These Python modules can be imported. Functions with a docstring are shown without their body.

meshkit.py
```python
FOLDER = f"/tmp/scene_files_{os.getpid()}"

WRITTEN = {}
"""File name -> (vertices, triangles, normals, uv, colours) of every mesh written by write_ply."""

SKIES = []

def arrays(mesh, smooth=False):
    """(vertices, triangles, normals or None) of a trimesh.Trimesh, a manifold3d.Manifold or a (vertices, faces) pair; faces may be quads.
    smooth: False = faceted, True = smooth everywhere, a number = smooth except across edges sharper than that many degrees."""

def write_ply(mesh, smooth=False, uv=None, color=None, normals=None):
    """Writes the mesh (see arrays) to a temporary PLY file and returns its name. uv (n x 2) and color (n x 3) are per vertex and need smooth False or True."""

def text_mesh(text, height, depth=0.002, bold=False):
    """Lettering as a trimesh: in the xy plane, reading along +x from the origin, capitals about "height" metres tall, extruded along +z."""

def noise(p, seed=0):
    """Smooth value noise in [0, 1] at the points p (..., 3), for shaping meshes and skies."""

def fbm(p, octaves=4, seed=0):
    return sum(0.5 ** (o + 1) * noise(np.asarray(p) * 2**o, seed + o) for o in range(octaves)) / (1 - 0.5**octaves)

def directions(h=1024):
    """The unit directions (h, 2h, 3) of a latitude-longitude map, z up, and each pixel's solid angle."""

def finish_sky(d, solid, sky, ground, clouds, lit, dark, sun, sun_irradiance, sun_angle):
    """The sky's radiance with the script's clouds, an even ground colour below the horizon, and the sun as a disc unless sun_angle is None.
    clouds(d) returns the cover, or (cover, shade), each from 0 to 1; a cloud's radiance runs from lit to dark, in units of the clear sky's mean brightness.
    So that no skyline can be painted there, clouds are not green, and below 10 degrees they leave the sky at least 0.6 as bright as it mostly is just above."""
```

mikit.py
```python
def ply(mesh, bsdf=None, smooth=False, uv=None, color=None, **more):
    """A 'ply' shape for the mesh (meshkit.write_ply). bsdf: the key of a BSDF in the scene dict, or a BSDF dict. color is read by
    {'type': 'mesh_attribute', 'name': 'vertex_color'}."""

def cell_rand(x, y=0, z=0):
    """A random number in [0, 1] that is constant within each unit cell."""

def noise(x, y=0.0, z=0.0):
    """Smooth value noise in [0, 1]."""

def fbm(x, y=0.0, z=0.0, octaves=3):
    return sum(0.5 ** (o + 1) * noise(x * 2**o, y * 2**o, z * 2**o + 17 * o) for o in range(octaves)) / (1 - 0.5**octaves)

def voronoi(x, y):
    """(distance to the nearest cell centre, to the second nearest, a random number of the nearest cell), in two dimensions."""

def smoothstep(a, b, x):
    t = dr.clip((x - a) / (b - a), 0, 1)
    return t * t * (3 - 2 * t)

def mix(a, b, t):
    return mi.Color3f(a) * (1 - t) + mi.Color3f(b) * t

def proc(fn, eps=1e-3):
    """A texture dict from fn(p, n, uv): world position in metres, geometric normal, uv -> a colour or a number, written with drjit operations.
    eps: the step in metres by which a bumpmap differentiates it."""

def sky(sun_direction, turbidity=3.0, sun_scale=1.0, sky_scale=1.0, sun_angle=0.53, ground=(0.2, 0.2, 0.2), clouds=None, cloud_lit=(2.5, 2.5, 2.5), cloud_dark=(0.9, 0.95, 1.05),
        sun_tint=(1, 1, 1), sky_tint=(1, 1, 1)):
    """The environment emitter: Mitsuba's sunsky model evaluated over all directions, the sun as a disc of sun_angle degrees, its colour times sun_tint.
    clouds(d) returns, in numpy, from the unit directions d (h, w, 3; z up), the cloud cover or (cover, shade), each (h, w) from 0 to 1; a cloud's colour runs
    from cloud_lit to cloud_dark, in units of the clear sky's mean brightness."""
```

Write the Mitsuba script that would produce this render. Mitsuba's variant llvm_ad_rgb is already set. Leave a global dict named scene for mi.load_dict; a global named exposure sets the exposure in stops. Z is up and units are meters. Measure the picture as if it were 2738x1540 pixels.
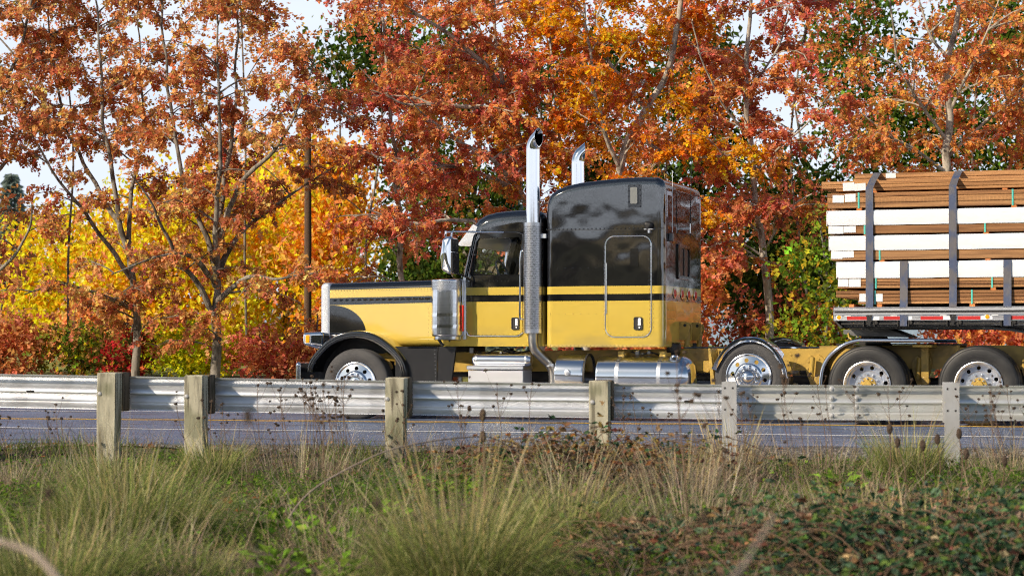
import math
import numpy as np, trimesh, manifold3d, mitsuba as mi, drjit as dr, mikit, meshkit
from shapely.geometry import Polygon, Point, box as sbox
T = mi.ScalarTransform4f
scene, labels = {}, {}

# ------------------------------------------------------------------ camera, sky, exposure
YAW, PITCH, EYE = math.radians(18.5), math.atan(165 / 5800), (0.0, 0.0, 1.03)
VIEW = np.array([-math.sin(YAW) * math.cos(PITCH), math.cos(YAW) * math.cos(PITCH), math.sin(PITCH)])
scene['camera'] = {'type': 'thinlens', 'to_world': T().look_at(origin=list(EYE), target=[float(e + v) for e, v in zip(EYE, VIEW)], up=[0, 0, 1]),
                   'fov': 26.57, 'fov_axis': 'x', 'aperture_radius': 0.0125, 'focus_distance': 31.0, 'near_clip': 0.1, 'far_clip': 6000.0}
SUN = np.array([-math.sin(math.radians(38)) * math.cos(math.radians(31)), -math.cos(math.radians(38)) * math.cos(math.radians(31)), math.sin(math.radians(31))])
exposure = 1.62


def thin_cloud(d):
    n = meshkit.fbm(d * np.array([2.2, 2.2, 5.0]), 5, 3)
    low = np.clip(1.35 - d[..., 2] * 4.0, 0, 1)
    return np.clip(0.86 * low + 1.3 * (n - 0.50) * (1 - low) + 0.3 * (n - 0.45), 0, 0.92), np.clip(0.75 - n * 1.3, 0, 0.5)


scene['sky'] = mikit.sky(SUN, turbidity=3, sun_scale=1.45, clouds=thin_cloud, cloud_lit=(4.9, 5.2, 5.8), cloud_dark=(2.6, 2.9, 3.5), sun_tint=(0.91, 0.98, 1.12), ground=(0.12, 0.10, 0.07))


# ------------------------------------------------------------------ materials
def rgb(c):
    return {'type': 'rgb', 'value': list(c)}


def mat(key, c=(0.5, 0.5, 0.5), rough=0.5, metal=0.0, coat=0.0, spec=0.5, bump=None, scale=0.001, two=True, **kw):
    b = {'type': 'principled', 'base_color': c if isinstance(c, dict) else rgb(c), 'roughness': rough, 'metallic': metal, **kw}
    if spec is not None:
        b['specular'] = spec
    if coat > 9:
        b['clearcoat'], b['clearcoat_gloss'] = coat, 0.97
    if bump is not None:
        b = {'type': 'bumpmap', 'arbitrary': bump, 'scale': scale, 'bsdf': b}
    scene[key] = {'type': 'twosided', 'bsdf': b} if two else b
    return key


noise, fbm, mix, sst, proc = mikit.noise, mikit.fbm, mikit.mix, mikit.smoothstep, mikit.proc
TRUCK = (-12.434, 29.8, 0.0)
YEL, BLK = (0.52, 0.378, 0.068), (0.004, 0.004, 0.005)


def grime(p, s=3.0):
    return fbm(p.x * s, p.y * s, p.z * s, 3)


def step(a, x, w=0.003):
    return sst(a - w, a + w, x)


def band_paint(p, n, uv):            # cab and sleeper: black over yellow with a black pinstripe
    k = 1 - step(1.942, p.z) - (step(1.731, p.z) - step(1.828, p.z)) * 1.0
    dust = sst(1.5, 1.08, p.z) * sst(0.4, 0.8, fbm(p.x * 3, p.y * 3, p.z * 6, 3)) * 0.35
    return mix(mix(BLK, YEL, dr.clip(k, 0, 1)), (0.20, 0.17, 0.11), dust)


def hood_paint(p, n, uv):            # black top, yellow, black pinstripe that widens forward, black sweep behind the grille
    u = p.x - TRUCK[0]
    k = 1 - step(1.945 + 0.010 * u, p.z) - (step(1.716 + 0.013 * u, p.z) - step(1.823 + 0.008 * u, p.z))
    e = dr.square((u + 0.66) / 0.60) + dr.square(dr.maximum(p.z - 1.26, 0) / 0.445)
    return mix(BLK, YEL, dr.clip(k * step(1.0, e, 0.012), 0, 1))


def fender_paint(p, n, uv):          # yellow crown, black rim and black lower tail
    v, u = p.y - TRUCK[1], p.x - TRUCK[0]
    w = dr.minimum(v, 2.5 - v)
    k = step(0.085, w, 0.004) * step(0.88, p.z, 0.006) * step(-0.12, u, 0.01)
    return mix(BLK, YEL, k)


def wavy(p, n, uv):
    return fbm(p.x * 2.4, p.y * 1.6, p.z * 2.7, 2) + 0.16 * noise(p.x * 5.5, p.y * 3, p.z * 6.5) + 0.03 * noise(p.x * 11, p.y * 8, p.z * 11)


mat('band_paint', proc(band_paint), rough=0.05, coat=1.0, spec=None, eta=2.3, bump=proc(wavy, 4e-3), scale=0.0042)
mat('hood_paint', proc(hood_paint), rough=0.06, coat=1.0, spec=None, eta=1.9, bump=proc(wavy, 4e-3), scale=0.002)
mat('fender_paint', proc(fender_paint), rough=0.08, spec=None, eta=1.85)
mat('black_gloss', BLK, rough=0.08, spec=None, eta=1.85)
mat('black_panel', (0.012, 0.012, 0.014), rough=0.28, coat=0.6, bump=proc(wavy, 4e-3), scale=0.004)
mat('black_satin', (0.012, 0.012, 0.013), rough=0.55)
mat('dark_steel', proc(lambda p, n, uv: mix((0.012, 0.012, 0.012), (0.045, 0.042, 0.038), grime(p, 7))), rough=0.6, metal=0.2)
mat('grey_steel', proc(lambda p, n, uv: mix((0.10, 0.10, 0.10), (0.25, 0.25, 0.25), grime(p, 9))), rough=0.45, metal=0.5)
mat('frame_yellow', proc(lambda p, n, uv: mix((0.44, 0.29, 0.058), (0.17, 0.11, 0.03), sst(0.38, 0.8, grime(p, 5)) * 0.75)), rough=0.4, coat=0.3)
mat('chrome', (0.86, 0.87, 0.90), rough=0.07, metal=1.0)
mat('bright_trim', (0.86, 0.87, 0.90), rough=0.3, metal=0.75)
mat('polished', proc(lambda p, n, uv: mix((0.82, 0.83, 0.86), (0.70, 0.71, 0.74), noise(p.x * 2, p.y * 9, p.z * 60))), rough=0.13, metal=1.0)
mat('brushed', (0.74, 0.75, 0.78), rough=0.32, metal=1.0)
mat('pipe_steel', (0.42, 0.40, 0.37), rough=0.34, metal=1.0)


def perforated(p, n, uv):            # rows of small slots around the stack guards
    a = dr.atan2(p.y - TRUCK[1] - dr.select(p.y > TRUCK[1] + 1.2, 2.38, 0.12), p.x - TRUCK[0] - 2.745) * (0.139 / 0.018)
    r = p.z / 0.034
    a = a + 0.5 * mikit.cell_rand(dr.floor(r), 3, 7) * 0 + 0.5 * (dr.floor(r) - 2 * dr.floor(dr.floor(r) / 2))
    fa, fr = dr.abs(a - dr.floor(a) - 0.5), dr.abs(r - dr.floor(r) - 0.5)
    hole = sst(0.26, 0.18, fa) * sst(0.42, 0.34, fr) * step(1.32, p.z) * (1 - step(2.82, p.z))
    return mix((0.62, 0.62, 0.64), (0.06, 0.05, 0.045), hole)


def meshy(p, n, uv):                 # perforated sheet of the air cleaner's intake
    a = dr.atan2(p.y - TRUCK[1] - 0.02, p.x - TRUCK[0] - 1.455) * 22
    r = p.z / 0.011
    a = a + 0.5 * (dr.floor(r) - 2 * dr.floor(dr.floor(r) / 2))
    d = dr.square(a - dr.floor(a) - 0.5) + dr.square(r - dr.floor(r) - 0.5)
    return mix((0.07, 0.06, 0.06), (0.74, 0.74, 0.76), sst(0.05, 0.10, d))


mat('perforated', proc(perforated), rough=0.28, metal=1.0)
mat('intake_mesh', proc(meshy), rough=0.3, metal=1.0)


def tread(p, n, uv):
    return 0.5 * noise(p.x * 40, p.y * 40, p.z * 40)


mat('diamond', (0.60, 0.61, 0.64), rough=0.38, metal=0.6, bump=proc(lambda p, n, uv: sst(0.2, 0.45, dr.abs(dr.sin((p.x + p.z) * 130) * dr.sin((p.x - p.z) * 130))), 1.5e-3), scale=0.002)
mat('rubber', proc(lambda p, n, uv: mix((0.010, 0.010, 0.011), (0.028, 0.027, 0.026), grime(p, 8))), rough=0.48)
mat('rubber_grey', proc(lambda p, n, uv: mix((0.036, 0.036, 0.040), (0.064, 0.063, 0.064), grime(p, 6))), rough=0.75)
mat('rubber_band', (0.01, 0.01, 0.011), rough=0.5)
scene['pane'] = {'type': 'thindielectric', 'int_ior': 1.5}
mat('added_curtain_cloth', proc(lambda p, n, uv: mix((0.42, 0.37, 0.27), (0.56, 0.50, 0.38), noise(p.x * 30))), rough=0.9)
mat('seat_dark', (0.03, 0.03, 0.035), rough=0.8)
mat('wheel_grey', (0.16, 0.17, 0.17), rough=0.5)
mat('red_plastic', (0.65, 0.030, 0.012), rough=0.3)
mat('red_lens', (0.65, 0.015, 0.02), rough=0.12, coat=1.0)
mat('amber_lens', (0.85, 0.36, 0.01), rough=0.12, coat=1.0)
mat('clear_lens', (0.78, 0.80, 0.84), rough=0.12, coat=1.0, metal=0.5)
mat('orange_plastic', (0.62, 0.14, 0.03), rough=0.4)
mat('white_paint', (0.78, 0.79, 0.80), rough=0.45)
mat('white_tape', (0.72, 0.74, 0.78), rough=0.4)
mat('red_tape', proc(lambda p, n, uv: mix((0.52, 0.022, 0.018), (0.40, 0.03, 0.03), grime(p, 14))), rough=0.35)
mat('alloy_rail', proc(lambda p, n, uv: mix((0.60, 0.61, 0.63), (0.38, 0.38, 0.40), sst(0.35, 0.75, fbm(p.x * 1.5, p.y * 3, p.z * 30, 3)))), rough=0.38, metal=0.7)
mat('alloy_side', proc(lambda p, n, uv: mix((0.46, 0.46, 0.46), (0.28, 0.27, 0.26), sst(0.35, 0.75, fbm(p.x * 5, p.y * 3, p.z * 12, 3)))), rough=0.5, metal=0.3)


def wood(p, n, uv):
    g = fbm(p.x * 1.6, p.y * 16, p.z * 34, 3)
    k = sst(0.80, 0.95, noise(p.x * 1.7, p.y * 9, p.z * 11))
    cuts = sst(0.40, 0.30, dr.abs(p.x / 0.052 - dr.floor(p.x / 0.052) - 0.5)) * sst(0.62, 0.80, noise(p.z * 40, p.y * 3)) * 0.5
    return (mix((0.40, 0.205, 0.082), (0.25, 0.118, 0.045), sst(0.35, 0.7, g)) * (0.72 + 0.55 * noise(p.x * 0.25, p.z * 9, p.y * 5))) * (1 - 0.65 * k) * (1 - 0.35 * cuts)


mat('wood', proc(wood), rough=0.75)
mat('wood_b', proc(lambda p, n, uv: wood(p, n, uv) * mi.Color3f(0.72, 0.66, 0.62)), rough=0.8)
mat('wood_c', proc(lambda p, n, uv: wood(p, n, uv) * mi.Color3f(1.12, 1.1, 1.05)), rough=0.75)
mat('wood_block', (0.50, 0.17, 0.05), rough=0.8)
mat('wrap', (0.70, 0.715, 0.75), rough=0.42, bump=proc(lambda p, n, uv: fbm(p.x * 4 + p.z * 5, p.y * 3, p.z * 9, 4), 3e-3), scale=0.008)
mat('paper', (0.70, 0.71, 0.73), rough=0.6)
mat('teal_band', (0.10, 0.52, 0.44), rough=0.35)
mat('strap', proc(lambda p, n, uv: mix((0.050, 0.070, 0.135), (0.105, 0.100, 0.110), sst(0.35, 0.65, fbm(p.x * 9, p.y * 5, p.z * 5, 3)))), rough=0.55)


def zinc(p, n, uv):
    a = fbm(p.x * 1.2, p.y * 2, p.z * 22, 4)
    st = fbm(p.x * 7, 3, p.z * 1.5, 3)
    return mix((0.86, 0.88, 0.92), (0.66, 0.67, 0.70), sst(0.40, 0.72, a)) * (1 - 0.14 * sst(0.55, 0.75, st))


mat('galvanized', proc(zinc), rough=0.42, metal=0.88)
mat('galvanized_dull', proc(lambda p, n, uv: zinc(p, n, uv) * mi.Color3f(0.90, 0.89, 0.84)), rough=0.42, metal=0.75)
mat('steel_post', proc(lambda p, n, uv: mix((0.52, 0.54, 0.58), (0.34, 0.33, 0.32), fbm(p.x * 9, p.y * 9, p.z * 4, 3))), rough=0.55, metal=0.35)


def post_wood(p, n, uv):
    g = fbm(p.x * 22, p.y * 22, p.z * 2.2, 4)
    c = mix((0.42, 0.395, 0.30), (0.17, 0.155, 0.115), sst(0.42, 0.68, g))
    c = mix(c, (0.10, 0.11, 0.05), 0.55 * sst(0.55, 0.75, fbm(p.x * 5, p.y * 5, p.z * 3, 3)))
    return mix(c, (0.07, 0.055, 0.04), 0.8 * sst(0.72, 0.80, noise(p.x * 30, p.y * 30, p.z * 1.7)))


mat('post_wood', proc(post_wood), rough=0.9, bump=proc(lambda p, n, uv: fbm(p.x * 30, p.y * 30, p.z * 3, 3), 2e-3), scale=0.006)
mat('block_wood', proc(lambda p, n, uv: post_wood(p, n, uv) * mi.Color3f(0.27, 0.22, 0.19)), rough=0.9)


def asphalt(p, n, uv):
    a = fbm(p.x * 6, p.y * 6, 0, 3)
    b = fbm(p.x * 0.25, p.y * 1.3, 0, 3)
    c = mix((0.062, 0.088, 0.155), (0.105, 0.138, 0.225), a) * (0.75 + 0.5 * b)  # blue of the reflected sky is put into the base colour
    return mix(c, (0.045, 0.043, 0.045), sst(0.62, 0.72, fbm(p.x * 1.2, p.y * 4, 5, 4)) * 0.7)


mat('asphalt', proc(asphalt), rough=0.34, spec=0.55, bump=proc(lambda p, n, uv: noise(p.x * 70, p.y * 70) + 0.6 * noise(p.x * 160, p.y * 160), 2e-3), scale=0.003)
mat('line_white', proc(lambda p, n, uv: mix((0.72, 0.73, 0.76), (0.40, 0.41, 0.44), sst(0.55, 0.8, fbm(p.x * 3, p.y * 9, 1, 3)))), rough=0.5)
mat('line_yellow', proc(lambda p, n, uv: mix((0.72, 0.42, 0.06), (0.35, 0.22, 0.06), sst(0.5, 0.8, fbm(p.x * 3, p.y * 9, 2, 3)))), rough=0.5)


def soil(p, n, uv):
    a, b = fbm(p.x * 0.9, p.y * 0.9, 3, 4), fbm(p.x * 9, p.y * 9, 7, 3)
    c = mix((0.034, 0.026, 0.018), (0.085, 0.068, 0.045), b)
    c = mix(c, (0.050, 0.085, 0.020), sst(0.45, 0.62, a) * 0.8)
    far = sst(37, 40, p.y + 0.087 * p.x * -1)
    return mix(c, mix((0.07, 0.11, 0.02), (0.16, 0.13, 0.04), b), far)


mat('soil', proc(soil), rough=0.95)
mat('gravel', proc(lambda p, n, uv: mix((0.030, 0.028, 0.030), (0.14, 0.13, 0.125), sst(0.35, 0.85, fbm(p.x * 16, p.y * 16, 3, 3)))), rough=0.9)
mat('stone', (0.20, 0.19, 0.19), rough=0.85)
mat('hill', proc(lambda p, n, uv: mix((0.16, 0.22, 0.28), (0.22, 0.28, 0.34), fbm(p.x * 0.03, p.y * 0.03, p.z * 0.05, 4))), rough=1.0)  # haze of distance painted in as blue grey
mat('woods_sunlit_patches', proc(lambda p, n, uv: mix((0.03, 0.028, 0.014), (0.52, 0.40, 0.20), sst(0.38, 0.66, fbm(p.x * 0.11, p.y * 0.11, p.z * 0.16, 3)))), rough=1.0)  # pale patches painted as sunlit fields to break up the reflections
mat('hedge_leaf', proc(lambda p, n, uv: mix((0.015, 0.018, 0.008), (0.05, 0.045, 0.02), fbm(p.x * 2, p.y * 2, p.z * 2, 4))), rough=1.0)
vc = {'type': 'mesh_attribute', 'name': 'vertex_color'}
scene['leaf'] = {'type': 'principledthin', 'base_color': dict(vc), 'roughness': 0.42, 'diff_trans': 0.95, 'eta': 1.35}
scene['glossy_leaf'] = {'type': 'principledthin', 'base_color': dict(vc), 'roughness': 0.28, 'diff_trans': 0.45, 'eta': 1.5}
scene['blade'] = {'type': 'principledthin', 'base_color': dict(vc), 'roughness': 0.55, 'diff_trans': 0.6, 'eta': 1.3}
mat('bark', proc(lambda p, n, uv: mix((0.24, 0.215, 0.18), (0.085, 0.07, 0.055), sst(0.35, 0.7, fbm(p.x * 14, p.y * 14, p.z * 4, 3)))), rough=0.95)
mat('bark_pale', proc(lambda p, n, uv: mix((0.42, 0.38, 0.32), (0.16, 0.135, 0.11), sst(0.4, 0.75, fbm(p.x * 12, p.y * 12, p.z * 5, 3)))), rough=0.95)
mat('pole_wood', proc(lambda p, n, uv: mix((0.13, 0.075, 0.045), (0.06, 0.038, 0.026), fbm(p.x * 25, p.y * 25, p.z * 2, 3))), rough=0.9)
mat('twig_grey', proc(lambda p, n, uv: mix((0.30, 0.25, 0.21), (0.17, 0.13, 0.11), noise(p.x * 20, p.y * 20, p.z * 20))), rough=0.9)
mat('seed_dark', (0.060, 0.040, 0.028), rough=0.95)
mat('stem_dry', (0.16, 0.10, 0.065), rough=0.9)


# ------------------------------------------------------------------ mesh kit
def put(key, m, material, smooth=False, off=(0, 0, 0), color=None):
    base, n = key, 0
    while key in scene:
        n += 1
        key = f'{base}_{n:03d}'
    d = mikit.ply(m, material, smooth=smooth, color=color)
    if any(off):
        d['to_world'] = T().translate([float(o) for o in off])
    scene[key] = d
    return key


def tag(key, label=None, cat=None, group=None, kind=None):
    d = {'label': label, 'category': cat, 'group': group, 'kind': kind}
    labels[key] = {k: x for k, x in d.items() if x}


def cat(ms):
    return trimesh.util.concatenate([m for m in ms])


def to_m(m):
    return manifold3d.Manifold(manifold3d.Mesh(np.asarray(m.vertices, np.float32), np.asarray(m.faces, np.uint32)))


def to_t(m):
    q = m.to_mesh()
    return trimesh.Trimesh(q.vert_properties[:, :3], q.tri_verts, process=False)


def bx(x0, x1, y0, y1, z0, z1, b=0.0):
    if not b:
        m = trimesh.creation.box(extents=(x1 - x0, y1 - y0, z1 - z0))
        m.apply_translation(((x0 + x1) / 2, (y0 + y1) / 2, (z0 + z1) / 2))
        return m
    p = []
    for i, x in enumerate((x0, x1)):
        for j, y in enumerate((y0, y1)):
            for k, z in enumerate((z0, z1)):
                sx, sy, sz = 1 - 2 * i, 1 - 2 * j, 1 - 2 * k
                p += [(x + sx * b, y + sy * b, z), (x + sx * b, y, z + sz * b), (x, y + sy * b, z + sz * b)]
    return trimesh.convex.convex_hull(np.array(p))


def curve(pts, n=6):
    p = np.asarray(pts, float)
    q = np.vstack([2 * p[0] - p[1], p, 2 * p[-1] - p[-2]])
    t = np.linspace(0, 1, n, endpoint=False)[:, None]
    out = [0.5 * (2 * b + (c - a) * t + (2 * a - 5 * b + 4 * c - d) * t ** 2 + (3 * b - a - 3 * c + d) * t ** 3) for a, b, c, d in zip(q, q[1:], q[2:], q[3:])]
    return np.vstack(out + [p[-1:]])


def tube(pts, r, sides=10, caps=True, phase=0.0):
    p = np.asarray(pts, float)
    n = len(p)
    r = np.broadcast_to(np.asarray(r, float), (n,))
    t = np.gradient(p, axis=0)
    t /= np.linalg.norm(t, axis=1, keepdims=True) + 1e-12
    ref = np.array([0, 0, 1.0]) if abs(t[:, 2]).mean() < 0.8 else np.array([0, 1.0, 0])
    a = np.zeros_like(p)
    a[0] = np.cross(t[0], ref)
    a[0] /= np.linalg.norm(a[0])
    for i in range(1, n):
        w = a[i - 1] - t[i] * (a[i - 1] @ t[i])
        a[i] = w / (np.linalg.norm(w) + 1e-12)
    b = np.cross(t, a)
    ang = np.arange(sides) * 2 * np.pi / sides + phase
    v = (p[:, None] + r[:, None, None] * (np.cos(ang)[None, :, None] * a[:, None] + np.sin(ang)[None, :, None] * b[:, None])).reshape(-1, 3)
    i, j = np.meshgrid(np.arange(n - 1), np.arange(sides), indexing='ij')
    k = (j + 1) % sides
    f = np.concatenate([np.stack([i * sides + j, i * sides + k, (i + 1) * sides + k], -1).reshape(-1, 3), np.stack([i * sides + j, (i + 1) * sides + k, (i + 1) * sides + j], -1).reshape(-1, 3)])
    if caps:
        m = len(v)
        v = np.vstack([v, p[:1], p[-1:]])
        s = np.arange(sides)
        f = np.vstack([f, np.stack([np.full(sides, m), (s + 1) % sides, s], 1), np.stack([np.full(sides, m + 1), s + (n - 1) * sides, (s + 1) % sides + (n - 1) * sides], 1)])
    return trimesh.Trimesh(v, f, process=False)


def lathe(prof, axis='y', n=48, at=(0, 0, 0)):
    """Closed ring of (radius, along) points turned about an axis through 'at'; it stays off the axis."""
    q = np.asarray(prof, float)
    ang = np.arange(n) * 2 * np.pi / n
    c, s = np.cos(ang)[:, None], np.sin(ang)[:, None]
    r, h = q[:, 0][None], np.broadcast_to(q[:, 1][None], (n, len(q)))
    v = {'y': np.stack([r * c, h, r * s], -1), 'z': np.stack([r * c, r * s, h], -1), 'x': np.stack([h, r * c, r * s], -1)}[axis].reshape(-1, 3)
    m = len(q)
    i, j = np.meshgrid(np.arange(n), np.arange(m), indexing='ij')
    i2, j2 = (i + 1) % n, (j + 1) % m
    f = np.concatenate([np.stack([i * m + j, i * m + j2, i2 * m + j2], -1).reshape(-1, 3), np.stack([i * m + j, i2 * m + j2, i2 * m + j], -1).reshape(-1, 3)])
    t = trimesh.Trimesh(v, f, process=False)
    if t.volume < 0:
        t.invert()
    t.apply_translation(at)
    return t


def drum(r, x0, x1, axis='y', at=(0, 0, 0), b=0.01, n=40):
    return lathe([(0.0005, x0), (r - b, x0), (r - 0.3 * b, x0 + 0.3 * b), (r, x0 + b), (r, x1 - b), (r - 0.3 * b, x1 - 0.3 * b), (r - b, x1), (0.0005, x1)], axis, n, at)


def prism(poly, v0, v1):
    """A polygon in (u, z) drawn out along v."""
    poly = poly if isinstance(poly, Polygon) else Polygon(poly)
    m = trimesh.creation.extrude_polygon(poly, v1 - v0, engine='earcut')
    m.vertices = m.vertices[:, [0, 2, 1]] + [0, v0, 0]
    m.invert()
    return m


def xprism(poly, x0, x1):
    """A polygon in (v, z) drawn out along u."""
    m = trimesh.creation.extrude_polygon(poly if isinstance(poly, Polygon) else Polygon(poly), x1 - x0, engine='earcut')
    m.vertices = m.vertices[:, [2, 0, 1]] + [x0, 0, 0]
    return m


def blob(points, r, sub=3):
    s = trimesh.creation.icosphere(subdivisions=sub, radius=1.0).vertices
    r = np.broadcast_to(np.asarray(r, float), (len(points),))
    return trimesh.convex.convex_hull(np.vstack([np.asarray(p) + s * q for p, q in zip(points, r)]))


def rivets(pts, r=0.007, out=(0, -1, 0)):
    s = trimesh.creation.icosphere(subdivisions=1, radius=r)
    return cat([trimesh.Trimesh(s.vertices + p, s.faces, process=False) for p in pts])


def rrect(x0, x1, z0, z1, r):
    return sbox(x0 + r, z0 + r, x1 - r, z1 - r).buffer(r, quad_segs=6)


def ring_path(poly, v):
    c = np.array(poly.exterior.coords)
    return np.stack([c[:, 0], np.full(len(c), v), c[:, 1]], 1)


# ------------------------------------------------------------------ the setting: ground, road, hills
RD = np.array([math.cos(math.radians(5)), math.sin(math.radians(5))])
RN = np.array([-RD[1], RD[0]])


def st(s, t):
    return s * RD[0] + t * RN[0], s * RD[1] + t * RN[1]


def ground_z(x, y):
    """Height of the ground sheet: a verge that falls towards the viewer, a level road bed, a low bank behind the road."""
    x, y = np.asarray(x, float), np.asarray(y, float)
    t = x * RN[0] + y * RN[1]
    P = np.stack([x, y, x * 0], -1)
    lump = (meshkit.fbm(P * 0.55, 4, 11) - 0.5)
    near = 0.02 - 0.047 * np.clip(19.7 - t, 0, 14)
    far = 0.42 * np.clip((t - 37.0) / 8, 0, 1) ** 1.3 + 0.004 * np.clip(t - 50, 0, 400)
    near = near + 0.17 * np.exp(-((x + 4.8) ** 2 + (y - 16.0) ** 2) / 0.9) + 0.10 * np.exp(-((x + 3.9) ** 2 + (y - 14.6) ** 2) / 1.2)
    road = np.clip((t - 20.5) / 1.5, 0, 1) * np.clip((37.5 - t) / 1.0, 0, 1)
    z = np.where(t < 28, near, far) + lump * 0.22
    return z * (1 - road) - 0.05 * road


def grid_mesh(s, t, zf):
    S, Tt = np.meshgrid(s, t, indexing='ij')
    X, Y = st(S, Tt)
    v = np.stack([X, Y, zf(X, Y)], -1).reshape(-1, 3)
    a, b = len(s), len(t)
    i, j = np.meshgrid(np.arange(a - 1), np.arange(b - 1), indexing='ij')
    q = np.stack([i * b + j, (i + 1) * b + j, (i + 1) * b + j + 1, i * b + j + 1], -1).reshape(-1, 4)
    return trimesh.Trimesh(v, np.vstack([q[:, [0, 1, 2]], q[:, [0, 2, 3]]]), process=False)


gs = np.concatenate([-np.geomspace(1500, 40, 22), np.arange(-36, 16, 0.3), np.geomspace(20, 1500, 22)])
gt = np.concatenate([-np.geomspace(1500, 6, 22), np.arange(-2, 6, 1.0), np.arange(6, 40, 0.22), np.arange(40, 60, 1.0), np.geomspace(62, 1500, 26)])
put('ground', grid_mesh(gs, gt, ground_z), 'soil', smooth=True)
tag('ground', 'grassy and leafy roadside ground', kind='structure')

near_edge = np.array([(-300, -4.0), (-90, 14.4), (-30, 19.7), (-13, 21.15), (-7.6, 22.35), (-2.2, 23.55), (10, 24.7), (60, 29.1), (300, 50.2)])
ex = np.concatenate([np.linspace(-300, -30, 40), np.arange(-29.5, 12, 0.25), np.linspace(13, 300, 40)])
ey = np.interp(ex, near_edge[:, 0], near_edge[:, 1]) + 0.16 * (meshkit.fbm(np.stack([ex * 1.3, ex * 0, ex * 0], 1), 4, 5) - 0.5)
fx, fy = ex, (35.6 - ex * RN[0]) / RN[1]
v = np.vstack([np.stack([ex, ey, ex * 0], 1), np.stack([fx, fy, fx * 0], 1), np.stack([ex, ey, ex * 0 - 0.12], 1)])
n = len(ex)
i = np.arange(n - 1)
f = np.vstack([np.stack([i, i + 1, i + 1 + n], 1), np.stack([i, i + 1 + n, i + n], 1), np.stack([i, i + 2 * n, i + 1], 1), np.stack([i + 1, i + 2 * n, i + 2 * n + 1], 1)])
put('road', trimesh.Trimesh(v, f, process=False), 'asphalt')
tag('road', 'grey asphalt highway with the blue of the sky painted in', kind='structure')


def line(t, w, z=0.004):
    s = np.linspace(-300, 300, 200)
    a, b = np.stack(st(s, t - w / 2), 1), np.stack(st(s, t + w / 2), 1)
    v = np.vstack([np.c_[a, np.full(len(s), z)], np.c_[b, np.full(len(s), z)]])
    i = np.arange(len(s) - 1)
    return trimesh.Trimesh(v, np.vstack([np.stack([i, i + 1, i + 1 + len(s)], 1), np.stack([i, i + 1 + len(s), i + len(s)], 1)]), process=False)


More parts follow.
